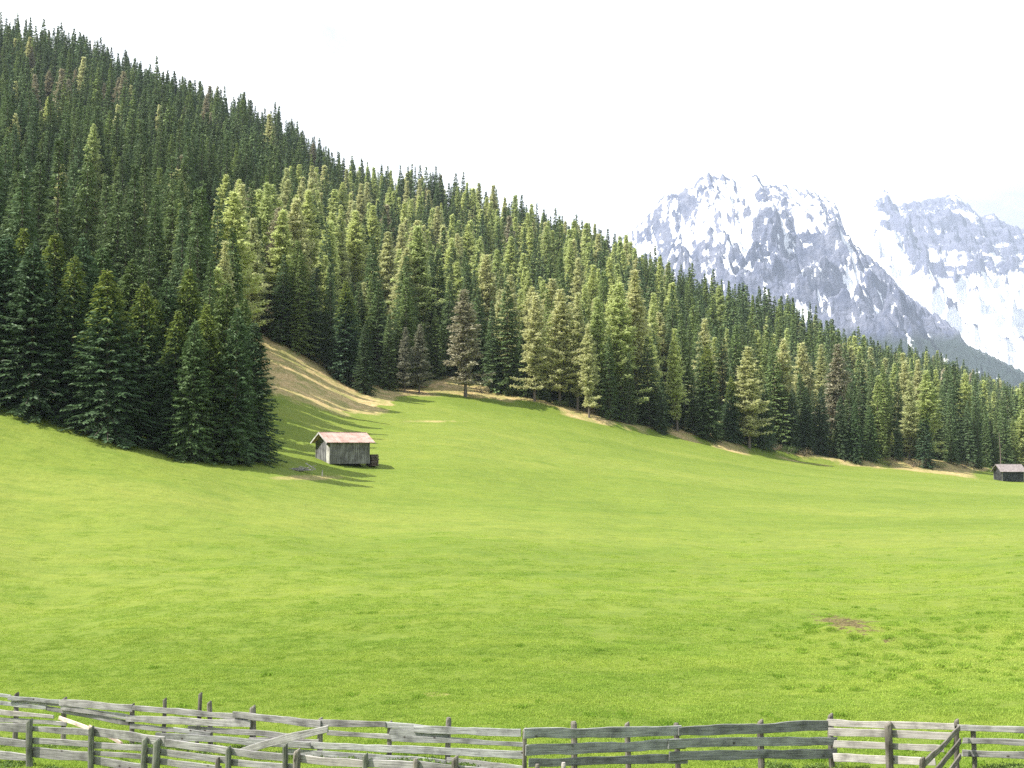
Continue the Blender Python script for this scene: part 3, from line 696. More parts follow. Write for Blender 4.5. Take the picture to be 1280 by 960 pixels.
for t in single:
    k = t['var'] if t['var'] is not None else random.randrange(fam_n[t['fam']])
    H0, tm, cm, _ = PROTO[t['fam'] + str(k)]
    e = empty('larch_tree' if t['sp'] == 'larch' else 'spruce_tree', (t['x'], t['y'], t['z'] - .15), random.uniform(0, 6.28), label=t['label'], cat='larch tree' if t['sp'] == 'larch' else 'spruce tree',
              group=('larches' if t['sp'] == 'larch' else 'spruces') + (' of the near clump' if t['y'] < 112.5 else ' on the wooded hillside'))
    s = t['H'] / H0; w = s * t['wide']
    if t['fam'] in ('tall', 'far') or True: w *= random.uniform(.92, 1.1)
    if t['sp'] == 'larch': w *= 1.12
    e.scale = (w, w, s)
    new_obj('trunk', tm, e); new_obj('crown', cm[t['col']], e)

# the rest of the wood: one object that repeats joined trees on points
def joined(key, colr):
    H0, tm, cm, _ = PROTO[key]; c = cm[colr]
    def arr(me):
        v = np.empty(len(me.vertices) * 3, np.float32); me.vertices.foreach_get('co', v)
        q = np.empty(len(me.loops), np.int32); me.loops.foreach_get('vertex_index', q)
        m = np.empty(len(me.polygons), np.int32); me.polygons.foreach_get('material_index', m)
        return v.reshape(-1, 3), q.reshape(-1, 4), m
    v1, q1, _m = arr(tm); v2, q2, m2 = arr(c)
    me = quad_mesh('wood_' + key + colr, np.concatenate([v1, v2]), np.concatenate([q1, q2 + len(v1)]), np.concatenate([np.full(len(q1), 1), m2]), mats=list(c.materials))
    return bpy.data.objects.new('wood_tree_' + key + '_' + colr, me)
def scatter(name, pts, rots, scls, idx, protos, **tags):
    pc = bpy.data.collections.new(name + '_source')
    for i, o in enumerate(protos): o.name = '%s_source_%02d' % (name, i); pc.objects.link(o)
    me = bpy.data.meshes.new(name); me.vertices.add(len(pts)); me.vertices.foreach_set('co', np.asarray(pts, np.float32).ravel())
    for nm, ty, fld, arr in (('rot', 'FLOAT_VECTOR', 'vector', rots), ('scl', 'FLOAT_VECTOR', 'vector', scls)):
        a = me.attributes.new(nm, ty, 'POINT'); a.data.foreach_set(fld, np.asarray(arr, np.float32).ravel())
    a = me.attributes.new('idx', 'INT', 'POINT'); a.data.foreach_set('value', np.asarray(idx, np.int32))
    o = new_obj(name, me); tag(o, kind='stuff', **tags)
    ng = bpy.data.node_groups.new(name + '_nodes', 'GeometryNodeTree')
    ng.interface.new_socket('Geometry', in_out='INPUT', socket_type='NodeSocketGeometry'); ng.interface.new_socket('Geometry', in_out='OUTPUT', socket_type='NodeSocketGeometry')
    gi = ng.nodes.new('NodeGroupInput'); go = ng.nodes.new('NodeGroupOutput')
    ci = ng.nodes.new('GeometryNodeCollectionInfo'); ci.inputs['Collection'].default_value = pc; ci.inputs['Separate Children'].default_value = True; ci.inputs['Reset Children'].default_value = True
    ip = ng.nodes.new('GeometryNodeInstanceOnPoints'); ip.inputs['Pick Instance'].default_value = True
    def attr(nm, ty):
        a = ng.nodes.new('GeometryNodeInputNamedAttribute'); a.data_type = ty; a.inputs['Name'].default_value = nm
        return [s for s in a.outputs if s.enabled and s.name == 'Attribute'][0]
    ng.links.new(gi.outputs[0], ip.inputs['Points']); ng.links.new(ci.outputs[0], ip.inputs['Instance'])
    ng.links.new(attr('rot', 'FLOAT_VECTOR'), ip.inputs['Rotation']); ng.links.new(attr('scl', 'FLOAT_VECTOR'), ip.inputs['Scale']); ng.links.new(attr('idx', 'INT'), ip.inputs['Instance Index'])
    ng.links.new(ip.outputs[0], go.inputs[0])
    md = o.modifiers.new('scatter', 'NODES'); md.node_group = ng
    return o
keys = []; lut = {}
for fam in ('tall', 'far', 'larch', 'farlarch', 'broad'):
    for k in range(fam_n[fam]):
        for c_ in (SP if 'larch' not in fam else LA): 
            if any(t['fam'] == fam and t['col'] == c_ for t in rest): lut[(fam, k, c_)] = len(keys); keys.append((fam, k, c_))
protos = [joined(f + str(k), c_) for f, k, c_ in keys]
pts, rots, scls, idx = [], [], [], []
for t in rest:
    k = random.randrange(fam_n[t['fam']]); i = lut[(t['fam'], k, t['col'])]; s = t['H'] / PROTO[t['fam'] + str(k)][0]
    pts.append((t['x'], t['y'], t['z'] - .15)); rots.append((0, 0, random.uniform(0, 6.28))); scls.append((s * t['wide'], s * t['wide'], s)); idx.append(i)
scatter('forest', pts, rots, scls, idx, protos, label='dense conifer wood covering the upper and farther hillside', cat='forest')

# ------------------------------------------------------------------ grass
gb = bpy.data.materials.new('grass_blades'); gb.use_nodes = True; nt = gb.node_tree
for n in list(nt.nodes): nt.nodes.remove(n)
o_ = node(nt, 'ShaderNodeOutputMaterial'); g_ = node(nt, 'ShaderNodeNewGeometry')
c = grass_colour(nt, g_.outputs['Position'])
c = mixc(nt, 1., c, ramp(nt, g_.outputs['Random Per Island'], [(0, (1.8, 1.85, 2.0)), (.5, (2.4, 2.4, 2.8)), (.93, (2.9, 2.75, 3.6)), (1, (3.6, 3.2, 5.6))]), 'MULTIPLY')
d = node(nt, 'ShaderNodeBsdfDiffuse'); t_ = node(nt, 'ShaderNodeBsdfTranslucent'); m_ = node(nt, 'ShaderNodeMixShader'); m_.inputs[0].default_value = .42
nt.links.new(c, d.inputs[0]); nt.links.new(c, t_.inputs[0]); nt.links.new(d.outputs[0], m_.inputs[1]); nt.links.new(t_.outputs[0], m_.inputs[2]); nt.links.new(m_.outputs[0], o_.inputs[0])
def grass_patch(name, seed, size, n, h, w, clump=1., gmat=None):
    r = np.random.default_rng(seed)
    if clump > 0:
        nc = max(4, int(n / 9)); cx = r.uniform(-size / 2, size / 2, (nc, 2)); ch = r.uniform(.7, 1.2, nc)
        which = r.integers(0, nc, n); xy = cx[which] + r.normal(0, size * .035, (n, 2)); hh = h * ch[which] * r.uniform(.6, 1.25, n)
    else: xy = r.uniform(-size / 2, size / 2, (n, 2)); hh = h * r.uniform(.5, 1.3, n)
    az = r.uniform(0, 2 * np.pi, n); lean = r.uniform(.1, .9, n)
    dr = np.stack([np.cos(az), np.sin(az)], -1); sd = np.stack([-np.sin(az), np.cos(az)], -1)
    ww = w * r.uniform(.6, 1.3, n)
    V = np.zeros((n, 4, 3))
    V[:, 0, :2] = xy - sd * ww[:, None] / 2; V[:, 1, :2] = xy + sd * ww[:, None] / 2
    V[:, 2, :2] = xy + dr * (lean * hh)[:, None] * .45 + sd * ww[:, None] * .32; V[:, 2, 2] = hh * .7
    V[:, 3, :2] = xy + dr * (lean * hh)[:, None]; V[:, 3, 2] = hh * (1.05 - .35 * lean)
    V[:, :2, 2] = -.02
    return bpy.data.objects.new(name, quad_mesh(name, V.reshape(-1, 3), np.arange(n * 4).reshape(n, 4), mats=[gmat or gb]))
cg = gb.copy(); cg.name = 'coarse_grass_blades'
for n_c in cg.node_tree.nodes:
    if n_c.type == 'VALTORGB' and len(n_c.color_ramp.elements) == 4 and n_c.color_ramp.elements[3].color[2] > 4:
        for e_c, f_ in zip(n_c.color_ramp.elements, (1.5, 1.9, 2.3, 2.8)): e_c.color = (f_ * .9, f_ * 1.0, f_ * .95, 1)
gp = [grass_patch('gp%d' % k, 900 + k, 1.3, 1500, .045, .0125) for k in range(5)] + [grass_patch('gm%d' % k, 950 + k, 2.6, 2000, .05, .025) for k in range(4)] + [grass_patch('tuft%d' % k, 980 + k, .34, 90, .10, .014, 0, cg) for k in range(3)]
pts, rots, scls, idx = [], [], [], []
def orient(x, y, az):
    e = .6; a = terrain(np.array([x + e, x - e, x, x]), np.array([y, y, y + e, y - e]))
    n = Vector((-(a[0] - a[1]) / (2 * e), -(a[2] - a[3]) / (2 * e), 1)).normalized()
    return n
cand = []
y = 15.5
while y < 78:
    st = .92 if y < 40 else 1.05
    xa, xb = (-260 - 640) / F * y - 2, (1520 - 640) / F * y + 2
    xs = np.arange(xa, xb, st); 
    for x in xs:
        if random.random() < (y - 40) / 36: continue
        cand.append((x + random.uniform(-.3, .3) * st, y + random.uniform(-.3, .3) * st, 0))
    y += st
nb0 = len(cand)
for _ in range(620):
    a_ = random.random(); px = random.gauss(1050 if a_ < .45 else 1170, 40 if a_ < .45 else 90); py_ = random.gauss(776 if a_ < .45 else 808, 9 if a_ < .45 else 26)
    y = float(np.interp(py_, [740, 760, 780, 800, 830, 860], [51, 46, 42, 39, 34.5, 31])); 
    if fbm(np.array([px / 22.]), np.array([py_ / 8.]), 2, 91)[0] < .08: continue
    cand.append(((px - 640) / F * y, y, 2))
for _ in range(700):
    y = 17 + 70 * random.random() ** 1.3; px = random.uniform(-60, 1340)
    if random.random() > .12 + .88 * (px / 1280) ** 5: continue
    cand.append(((px - 640) / F * y, y, 2))
CX = np.array([c[0] for c in cand]); CY = np.array([c[1] for c in cand]); CK = np.array([c[2] for c in cand])
s_ = 640 + F * CX / CY; CZ = terrain(CX, CY)
cpy = 560 - F * CZ / CY
ok = CY < np.minimum(edgeY(s_) - 12, np.interp(s_, [0, 200, 290, 330, 345, 346], [93, 93, 95, 97, 100, 170]))
ok &= ~((np.hypot((s_ - 1055) / 30, (cpy - 777) / 8) < 1) & (rng.random(len(CX)) < .92))
CX, CY, CK, CZ = CX[ok], CY[ok], CK[ok], CZ[ok]
e = .6
gx = (terrain(CX + e, CY) - terrain(CX - e, CY)) / (2 * e); gy = (terrain(CX, CY + e) - terrain(CX, CY - e)) / (2 * e)
for x, y, z, k, a, b_ in zip(CX, CY, CZ, CK, gx, gy):
    az = random.uniform(0, 6.28)
    n = Vector((-a, -b_, 1)).normalized(); q = n.to_track_quat('Z', 'Y').to_matrix() @ Matrix.Rotation(az, 3, 'Z')
    pts.append((x, y, z)); rots.append(tuple(q.to_euler('XYZ')))
    s = random.uniform(.9, 1.15); fl = max(.35, 1 - max(0, y - 26) / 60); scls.append((s, s, s * fl * random.uniform(.8, 1.25)))
    idx.append(random.randrange(5) if k == 0 else 5 + random.randrange(4) if k == 1 else 9 + random.randrange(3))
print('GRASS', len(pts))
scatter('grass', pts, rots, scls, idx, gp, label='short bright green pasture grass covering the meadow', cat='grass')

# ------------------------------------------------------------------ weathered wood
def wood_mat(name, lo, mid, hi, seed=0.):
    m, nt, b = mat(name, .85, .15)
    uv = node(nt, 'ShaderNodeUVMap').outputs[0]; oi = node(nt, 'ShaderNodeObjectInfo')
    ad = node(nt, 'ShaderNodeVectorMath'); ad.operation = 'ADD'; cb = node(nt, 'ShaderNodeCombineXYZ')
    nt.links.new(mth(nt, 'MULTIPLY', oi.outputs['Random'], 57.), cb.inputs[0]); nt.links.new(mth(nt, 'MULTIPLY', oi.outputs['Random'], 23.), cb.inputs[1])
    nt.links.new(uv, ad.inputs[0]); nt.links.new(cb.outputs[0], ad.inputs[1])
    mp = node(nt, 'ShaderNodeMapping'); mp.inputs['Scale'].default_value = (1.2, 28, 1); nt.links.new(ad.outputs[0], mp.inputs[0])
    g = noise(nt, mp.outputs[0], 1.6, 6, .65, .3); st = noise(nt, ad.outputs[0], 2.2, 5, .6)
    c = ramp(nt, g, [(.3, lo), (.5, mid), (.72, hi)])
    c = mixc(nt, .85, c, ramp(nt, st, [(.32, .42), (.5, 1.0), (.7, 1.35)]), 'MULTIPLY')
    vo = node(nt, 'ShaderNodeTexVoronoi'); vo.inputs['Scale'].default_value = 3.1; mp2 = node(nt, 'ShaderNodeMapping'); mp2.inputs['Scale'].default_value = (.7, 1.1, 1)
    nt.links.new(ad.outputs[0], mp2.inputs[0]); nt.links.new(mp2.outputs[0], vo.inputs['Vector'])
    c = mixc(nt, ramp(nt, vo.outputs['Distance'], [(.05, 1.), (.10, 0.)]), c, (.05, .04, .035))
    hs = node(nt, 'ShaderNodeHueSaturation'); nt.links.new(c, hs.inputs['Color'])
    nt.links.new(mth(nt, 'ADD', mth(nt, 'MULTIPLY', oi.outputs['Random'], .45), .78), hs.inputs['Value'])
    nt.links.new(hs.outputs[0], b.inputs['Base Color']); bump(nt, b, g, .6, .01)
    return m
W_GREY = wood_mat('weathered_board_grey', (.125, .12, .112), (.28, .27, .26), (.45, .43, .415))
W_DARK = wood_mat('weathered_board_dark', (.11, .112, .108), (.27, .272, .262), (.44, .44, .43))
W_PALE = wood_mat('bleached_or_sunlit_board_pale', (.24, .215, .195), (.42, .39, .36), (.57, .54, .51))  # bleached wood; on the right fence its paleness paints in the sunlight
W_PINK = wood_mat('split_board_fresh', (.34, .25, .20), (.55, .43, .37), (.68, .58, .52))
W_POST = wood_mat('weathered_post', (.08, .075, .06), (.17, .155, .13), (.28, .25, .22))
W_MOSS = wood_mat('mossy_post', (.075, .08, .062), (.16, .168, .135), (.27, .27, .23))

def board_mesh(name, L_, w0, w1, th, m, seed, wob=.11, ragged=.0, bow=0.):
    """a sawn slab along +X, its width in Z, uneven edges; origin at the left end's mid"""
    r = np.random.default_rng(seed); n = max(6, int(L_ / .16))
    xs = np.linspace(0, L_, n + 1); w = w0 + (w1 - w0) * xs / L_
    ph = r.uniform(0, 50); e1 = fbm(xs * 1.1 + ph, xs * 0, 3, 5) * w * wob * 1.3; e2 = fbm(xs * 1.1 + ph, xs * 0 + 9, 3, 6) * w * wob * 1.3
    yb = fbm(xs * .5 + ph, xs * 0 + 3, 2, 8) * .02; zb = bow * np.sin(xs / L_ * np.pi) + fbm(xs * .4 + ph, xs * 0 + 5, 2, 9) * .012
    top = w / 2 + e1 + zb; bot = -w / 2 + e2 + zb
    # rings of 8: bevelled section
    be = min(.006, th * .25)
    V, uv = [], []
    for i, x in enumerate(xs):
        j0 = r.uniform(-1, 1) * ragged if i in (0, n) else 0
        ring = [(-th/2, bot[i] + be), (-th/2, top[i] - be), (-th/2 + be, top[i]), (th/2 - be, top[i]), (th/2, top[i] - be), (th/2, bot[i] + be), (th/2 - be, bot[i]), (-th/2 + be, bot[i])]
        for k, (yy, zz) in enumerate(ring):
            V.append((x + j0 * (zz / w0) + (r.uniform(-.5, .5) * ragged if i in (0, n) else 0), yy + yb[i], zz)); uv.append((x, zz + (1.0 if k in (3, 4, 5, 6) else 0)))
    Q = []
    for i in range(n):
        for k in range(8):
            a = i * 8 + k; b_ = i * 8 + (k + 1) % 8; Q.append((a, b_, b_ + 8, a + 8))
    for base, fl in ((0, 1), (n * 8, 0)):
        for (a, b_, c_, d_) in ((0, 1, 2, 7), (7, 2, 3, 6), (6, 3, 4, 5)):
            q = (base + a, base + b_, base + c_, base + d_); Q.append(q if not fl else q[::-1])
    return quad_mesh(name, V, Q, mats=[m], uv=uv)
def place_board(name, parent, A, B, w0, w1, th, m, seed, off=0., **kw):
    """A, B world points of the mid line; off pushes the board toward (-) or away (+) from the viewer"""
    d = B - A; L_ = d.length; X_ = d.normalized(); Yv = Vector((0, 0, 1)).cross(X_); Yv.normalize(); Zv = X_.cross(Yv)
    A = A + Yv * off
    M_ = Matrix((X_, Yv, Zv)).transposed().to_4x4(); M_.translation = A
    me = board_mesh(name, L_, w0, w1, th, m, seed, **kw)
    o = new_obj(name, me, parent)
    o.matrix_local = (parent.matrix_basis.inverted() @ M_) if parent else M_
    return o
def post_mesh(name, h, rad, m, seed, round_top=False, square=False):
    r = np.random.default_rng(seed); V, uv, Q = [], [], []; n = 8
    zs = [-.35, 0, h * .3, h * .6, h * .9, h, h + (.03 if not round_top else .045)]
    for k, z in enumerate(zs):
        rr = rad * (1.05 - .06 * k / 6) * (1 if k < 6 else (.72 if round_top else .8))
        for i in range(n):
            t = 2 * math.pi * (i + .5) / n; q = rr * (1.22 if (square and i % 2 == 0) else 1.0) * r.uniform(.93, 1.07)
            slant = (math.cos(t) * rad * .5 if k >= 5 and not round_top else 0)
            V.append((math.cos(t) * q + .008 * math.sin(z * 3 + seed), math.sin(t) * q * .9, z + slant)); uv.append((z, i * rad * .8))
    for k in range(len(zs) - 1):
        for i in range(n):
            a, b_ = k*n+i, k*n+(i+1) % n; Q.append((a, b_, b_+n, a+n))
    t0 = (len(zs) - 1) * n; Q += [(t0, t0+1, t0+2, t0+3), (t0, t0+3, t0+4, t0+7), (t0+7, t0+4, t0+5, t0+6)]
    return quad_mesh(name, V, Q, mats=[m], uv=uv)
SEED = [10]
def fence(spec_label, px_c, Yf, boards, posts, cat='fence', name='board_fence', group=None, dz=0.):
    c = P(px_c, 900, Yf(px_c)); c.z = tz(c.x, c.y)
    e = empty(name, c, label=spec_label, cat=cat, group=group); e.matrix_basis = Matrix.Translation(c)
    for bd in boards:
        x0, y0, x1, y1, h0, h1, m, off = bd[:8]; kw = bd[8] if len(bd) > 8 else {}
        Y0, Y1 = Yf(x0), Yf(x1); SEED[0] += 1
        y0 += random.uniform(-.8, .8); y1 += random.uniform(-.8, .8)
        A = P(x0, y0 + h0 / 2, Y0); B = P(x1, y1 + h1 / 2, Y1)
        place_board('board', e, A, B, h0 / F * Y0, h1 / F * Y1, .032, m, SEED[0], off, **kw)
    for (px, yt, wpx, m, off, *rest_) in posts:
        yt += 1.5
        Yp = Yf(px) + off; tp = P(px, yt, Yp); g = tz(tp.x, tp.y); SEED[0] += 1
        o = new_obj('post', post_mesh('post', tp.z - g, wpx / F * Yp / 2, m, SEED[0], round_top=bool(rest_ and rest_[0] == 'r')), e)
        ln = rest_[1] if len(rest_) > 1 else random.uniform(-.02, .02)
        o.matrix_local = Matrix.Translation(Vector((tp.x, tp.y, g)) - c) @ Matrix.Rotation(ln, 4, 'Y')
    return e
def run_on(e, Yf, px0, px1, rails, tops, m, pm, step=70):
    """the same fence going on beyond the picture edge, set on the ground"""
    c = e.location; ps = np.linspace(px0, px1, max(2, int(abs(px1 - px0) / step)))
    pt = [((p - 640) / F * Yf(p), Yf(p)) for p in ps]; pt = [Vector((x, y, tz(x, y))) for x, y in pt]
    for k, a in enumerate(pt):
        SEED[0] += 1; o = new_obj('post', post_mesh('post', tops, .055, pm, SEED[0]), e); o.matrix_local = Matrix.Translation(a - c)
        if k + 1 < len(pt):
            for h in rails:
                A, B = (a, pt[k + 1]) if px1 > px0 else (pt[k + 1], a); SEED[0] += 1
                place_board('board', e, A + Vector((0, 0, h)), B + Vector((0, 0, h + random.uniform(-.02, .02))), .14, .14, .032, m, SEED[0], -.05)
G, D, PL, PK = W_GREY, W_DARK, W_PALE, W_PINK
Yrear = lambda px: float(np.interp(px, [-700, 0, 170, 320, 480, 656], [34.6, 27.6, 26, 24.8, 23.4, 22.2]))
rg = dict(ragged=.05)
f_rear = fence('long grey board fence behind the nearer one, patched with overlapping and drooping boards', 165, Yrear, [
    (-70,859,16,868,4,4,D,-.05),(14,868,80,874,5,5,D,-.09),(16,871,100,880,6,5,G,-.05),(78,872,170,880,8,9,G,-.12,rg),
    (-70,870,60,881,5,5,D,-.05),(60,882,163,901,5,6,G,-.05),(80,880,163,892,6,6,G,-.085),
    (-70,877,70,893,9,4,PL,-.09,rg),(-70,892,85,902,6,5,G,-.05),
    (167,881,312,892,6,8,G,-.05),(161,892,316,900,9,8,G,-.09),(165,904,240,911,6,6,G,-.05,rg),(200,914,392,927,8,8,D,-.12,rg),
    (237,907,362,916,6,7,G,-.05,rg),(222,908,266,914,6,6,D,-.09,rg),(295,888,405,899,8,9,G,-.12),(404,898,484,902,8,7,G,-.085,rg),
    (411,912,491,918,6,6,G,-.05),(314,920,400,923,6,7,G,-.05),(362,926,492,931,8,8,D,-.05),(362,934,560,947,7,7,D,-.09),
    (483,902,562,908,7,8,D,-.05),(520,905,653,911,8,10,D,-.085),(489,911,561,915,7,7,D,-.05,rg),(490,918,656,927,8,5,D,-.05,rg),(491,931,656,938,9,9,D,-.05),
    (560,946,656,957,7,9,G,-.05)],
    [(20,866,6,W_POST,.03),(-50,858,6,W_POST,.03),(80,872,6,W_POST,.03),(166,880,6,W_POST,.03),(206,873,5,W_POST,.03),(247,866,5,W_POST,.03,'',.05),(264,877,6,W_POST,.05,'',-.04),(316,883,8,W_POST,.03),
     (400,898,7,W_POST,.03),(487,902,6,W_POST,.03),(560,898,7,W_POST,.03,'r')])
Ycen = lambda px: float(np.interp(px, [640, 656, 1045], [22.1, 22.15, 24.0]))
fence('straight three board fence of broad dark knotty planks across the bottom centre', 847, Ycen, [
    (654,910,850,906.5,12,12,D,-.05),(846,906.5,1036,899,12,12,D,-.09),
    (656,931,856,924,13,12,D,-.05),(834,922,1042,919.5,11,10,D,-.09,rg),
    (660,949,858,942,9,11,D,-.05),(834,939,1043,934,11,11,D,-.09)],
    [(656,911,6,W_POST,.02),(718,903,8,W_POST,.03,'r'),(785,904,7,W_POST,.03),(847,905,7,W_POST,.03,'r'),(951,901,8,W_POST,.03),(1039,893,7,W_POST,.02)])
Yrt = lambda px: float(np.interp(px, [1035, 1195, 1400], [23.9, 22.4, 21.2]))
fence('pale sunlit four board fence beside the slanting gate at bottom right', 1111, Yrt, [
    (1035,898.5,1194,904.5,8,8,PL,-.05),(1037,908.5,1190,916,9,9,PL,-.05),(1044,925,1180,931,8,8,PL,-.05,rg),(1043,941,1170,946,10,9,PL,-.05)],
    [(1111,904,9,W_POST,-.16),(1195,900,6,W_POST,.03)])
f_right = fence('grey rail fence continuing to the right picture edge beyond the gate', 1240, Yrt, [
    (1197,904.5,1345,910,7,8,G,-.05),(1204,921,1345,926,7,8,G,-.05,rg),(1203,936.5,1345,942,8,9,G,-.05,rg)],
    [(1217,908,6,W_POST,.03),(1300,905,7,W_POST,.03)])
# slanting gate at the right: runs from the rail towards the viewer
Ygt = lambda px: float(np.interp(px, [1150, 1200], [19.8, 22.2]))
fence('narrow brown board gate slanting towards the viewer from the right hand rails', 1180, Ygt, [
    (1154,951,1200,907,9,7,W_POST,0),(1160,972,1200,923,9,7,W_POST,0),(1166,992,1200,941,9,7,W_POST,0)],
    [(1153,948,7,W_POST,.04)], cat='gate', name='board_gate')
Yfr = lambda px: float(np.interp(px, [-700, 0, 200, 700], [26., 22.4, 21.2, 18.6]))
f_near = fence('nearest grey board fence at bottom left with mossy round posts', 195, Yfr, [
    (-70,899,37,906,10,10,G,.05),(37,908,116,913,7,8,G,.05),(114,910,204,922,11,10,G,.05),(196,924,286,935,9,9,G,.05),(284,936,358,943,9,9,G,.05),(368,944,457,951,9,9,PL,.05),(455,951,521,953,9,9,G,.05),(519,953,572,957,9,9,G,.05),(570,958,706,968,9,9,G,.05),
    (-70,918,37,926,9,9,G,.05),(37,922,116,928,7,7,G,.05),(114,928,182,933,7,8,G,.05),(180,935,286,947,8,8,G,.05),(284,949,372,956,8,8,G,.05),(370,962,460,969,8,8,G,.05),
    (-70,935,37,944,9,9,G,.05),(37,935,116,941,12,11,G,.05),(114,939,182,944,6,6,G,.05),(114,946,182,956,9,9,G,.05),(180,946,275,958,8,8,G,.05),(-70,953,37,960,6,6,G,.05),],
    [(38,900,8,W_MOSS,-.02),(115,909,7,W_MOSS,-.02),(180,923,7,W_MOSS,-.02),(195,925,9,W_MOSS,-.02),(272,948,6,W_POST,-.02),(285,934,7,W_MOSS,-.02),(357,931,7,W_MOSS,-.02),(371,938,9,W_POST,-.02),(456,943,7,W_MOSS,-.02),(519,950,7,W_POST,-.02,'r'),(569,947,9,W_POST,-.02),(671,957,6,W_POST,-.02,'r'),(705,955,6,W_PALE,-.02,'r')])
run_on(f_rear, Yrear, -72, -420, (.2, .45, .7, .95), 1.15, G, W_POST)
run_on(f_near, Yfr, -72, -420, (.2, .5, .8), .98, G, W_MOSS)
run_on(f_right, Yrt, 1346, 1640, (.2, .45, .7), .9, G, W_POST)
# loose boards
def loose(label, pts_, w, m, name='loose_board'):
    e = None
    A = P(*pts_[0]); B = P(*pts_[1]); SEED[0] += 1
    o = place_board(name, None, A, B, w, w * .9, .03, m, SEED[0], 0., ragged=.08, bow=(.04 if len(pts_) > 2 else 0))
    tag(o, label, 'board'); return o
loose('warped grey board leaning diagonally up to the rear fence post', [(299,941,24.1),(409,912,23.4),1], .16, W_GREY)
loose('split pinkish board slanting down between the two left fences', [(74,897,26.3),(118,913,24.6)], .09, W_PINK)
loose('broken pinkish board end lying below the split board', [(112,908,24.7),(152,929,22.7)], .08, W_PINK)

# ------------------------------------------------------------------ huts
def box(V, Q, c, s, rot=None):
    off = len(V)
    for dx in (-.5, .5):
        for dy in (-.5, .5):
            for dz in (-.5, .5):
                v = Vector((dx * s[0], dy * s[1], dz * s[2]))
                if rot is not None: v = rot @ v
                V.append(tuple(v + Vector(c)))
    Q += [tuple(off + k for k in f) for f in ((0, 1, 3, 2), (4, 6, 7, 5), (0, 4, 5, 1), (2, 3, 7, 6), (0, 2, 6, 4), (1, 5, 7, 3))]
def plank_mat(name, lo, mid, hi, per=.22, vertical=True):
    m, nt, b = mat(name, .9, .1)
    tc = node(nt, 'ShaderNodeTexCoord').outputs['Object']
    mp = node(nt, 'ShaderNodeMapping'); mp.inputs['Scale'].default_value = (7, 7, .6) if vertical else (.6, .6, 7); nt.links.new(tc, mp.inputs[0])
    g = noise(nt, mp.outputs[0], 1.2, 5, .6); bl = noise(nt, tc, 1.0, 4, .6)
    c = ramp(nt, g, [(.3, lo), (.52, mid), (.74, hi)])
    c = mixc(nt, .8, c, ramp(nt, bl, [(.35, .45), (.55, 1.05), (.7, 1.35)]), 'MULTIPLY')
    nt.links.new(c, b.inputs['Base Color']); bump(nt, b, g, .5, .02); return m
HW = plank_mat('hut_boards_grey', (.09, .09, .092), (.20, .20, .21), (.34, .34, .35))
HWD = plank_mat('hut_boards_dark', (.10, .095, .085), (.21, .20, .18), (.36, .35, .33))
HP = plank_mat('hut_board_bleached', (.5, .48, .45), (.62, .6, .57), (.72, .7, .68))
RF, nt, b = mat('rusty_red_roof', .6, .3)
tcn = node(nt, 'ShaderNodeTexCoord').outputs['Object']; nn = noise(nt, tcn, 1.2, 6, .65)
nt.links.new(ramp(nt, nn, [(.25, (.21, .125, .10)), (.5, (.40, .265, .22)), (.75, (.56, .44, .38))]), b.inputs['Base Color'])
def planks(n, width, h, th, gap, hfun=None):
    """vertical boards side by side along X, one mesh"""
    V, Q = [], []; w = width / n; r = random.Random(n * 7)
    for i in range(n):
        x = -width / 2 + (i + .5) * w; hh = hfun(x) if hfun else h
        box(V, Q, (x, r.uniform(-.012, .012), hh / 2), (w - gap, th, hh + r.uniform(-.02, .0)))
    return V, Q
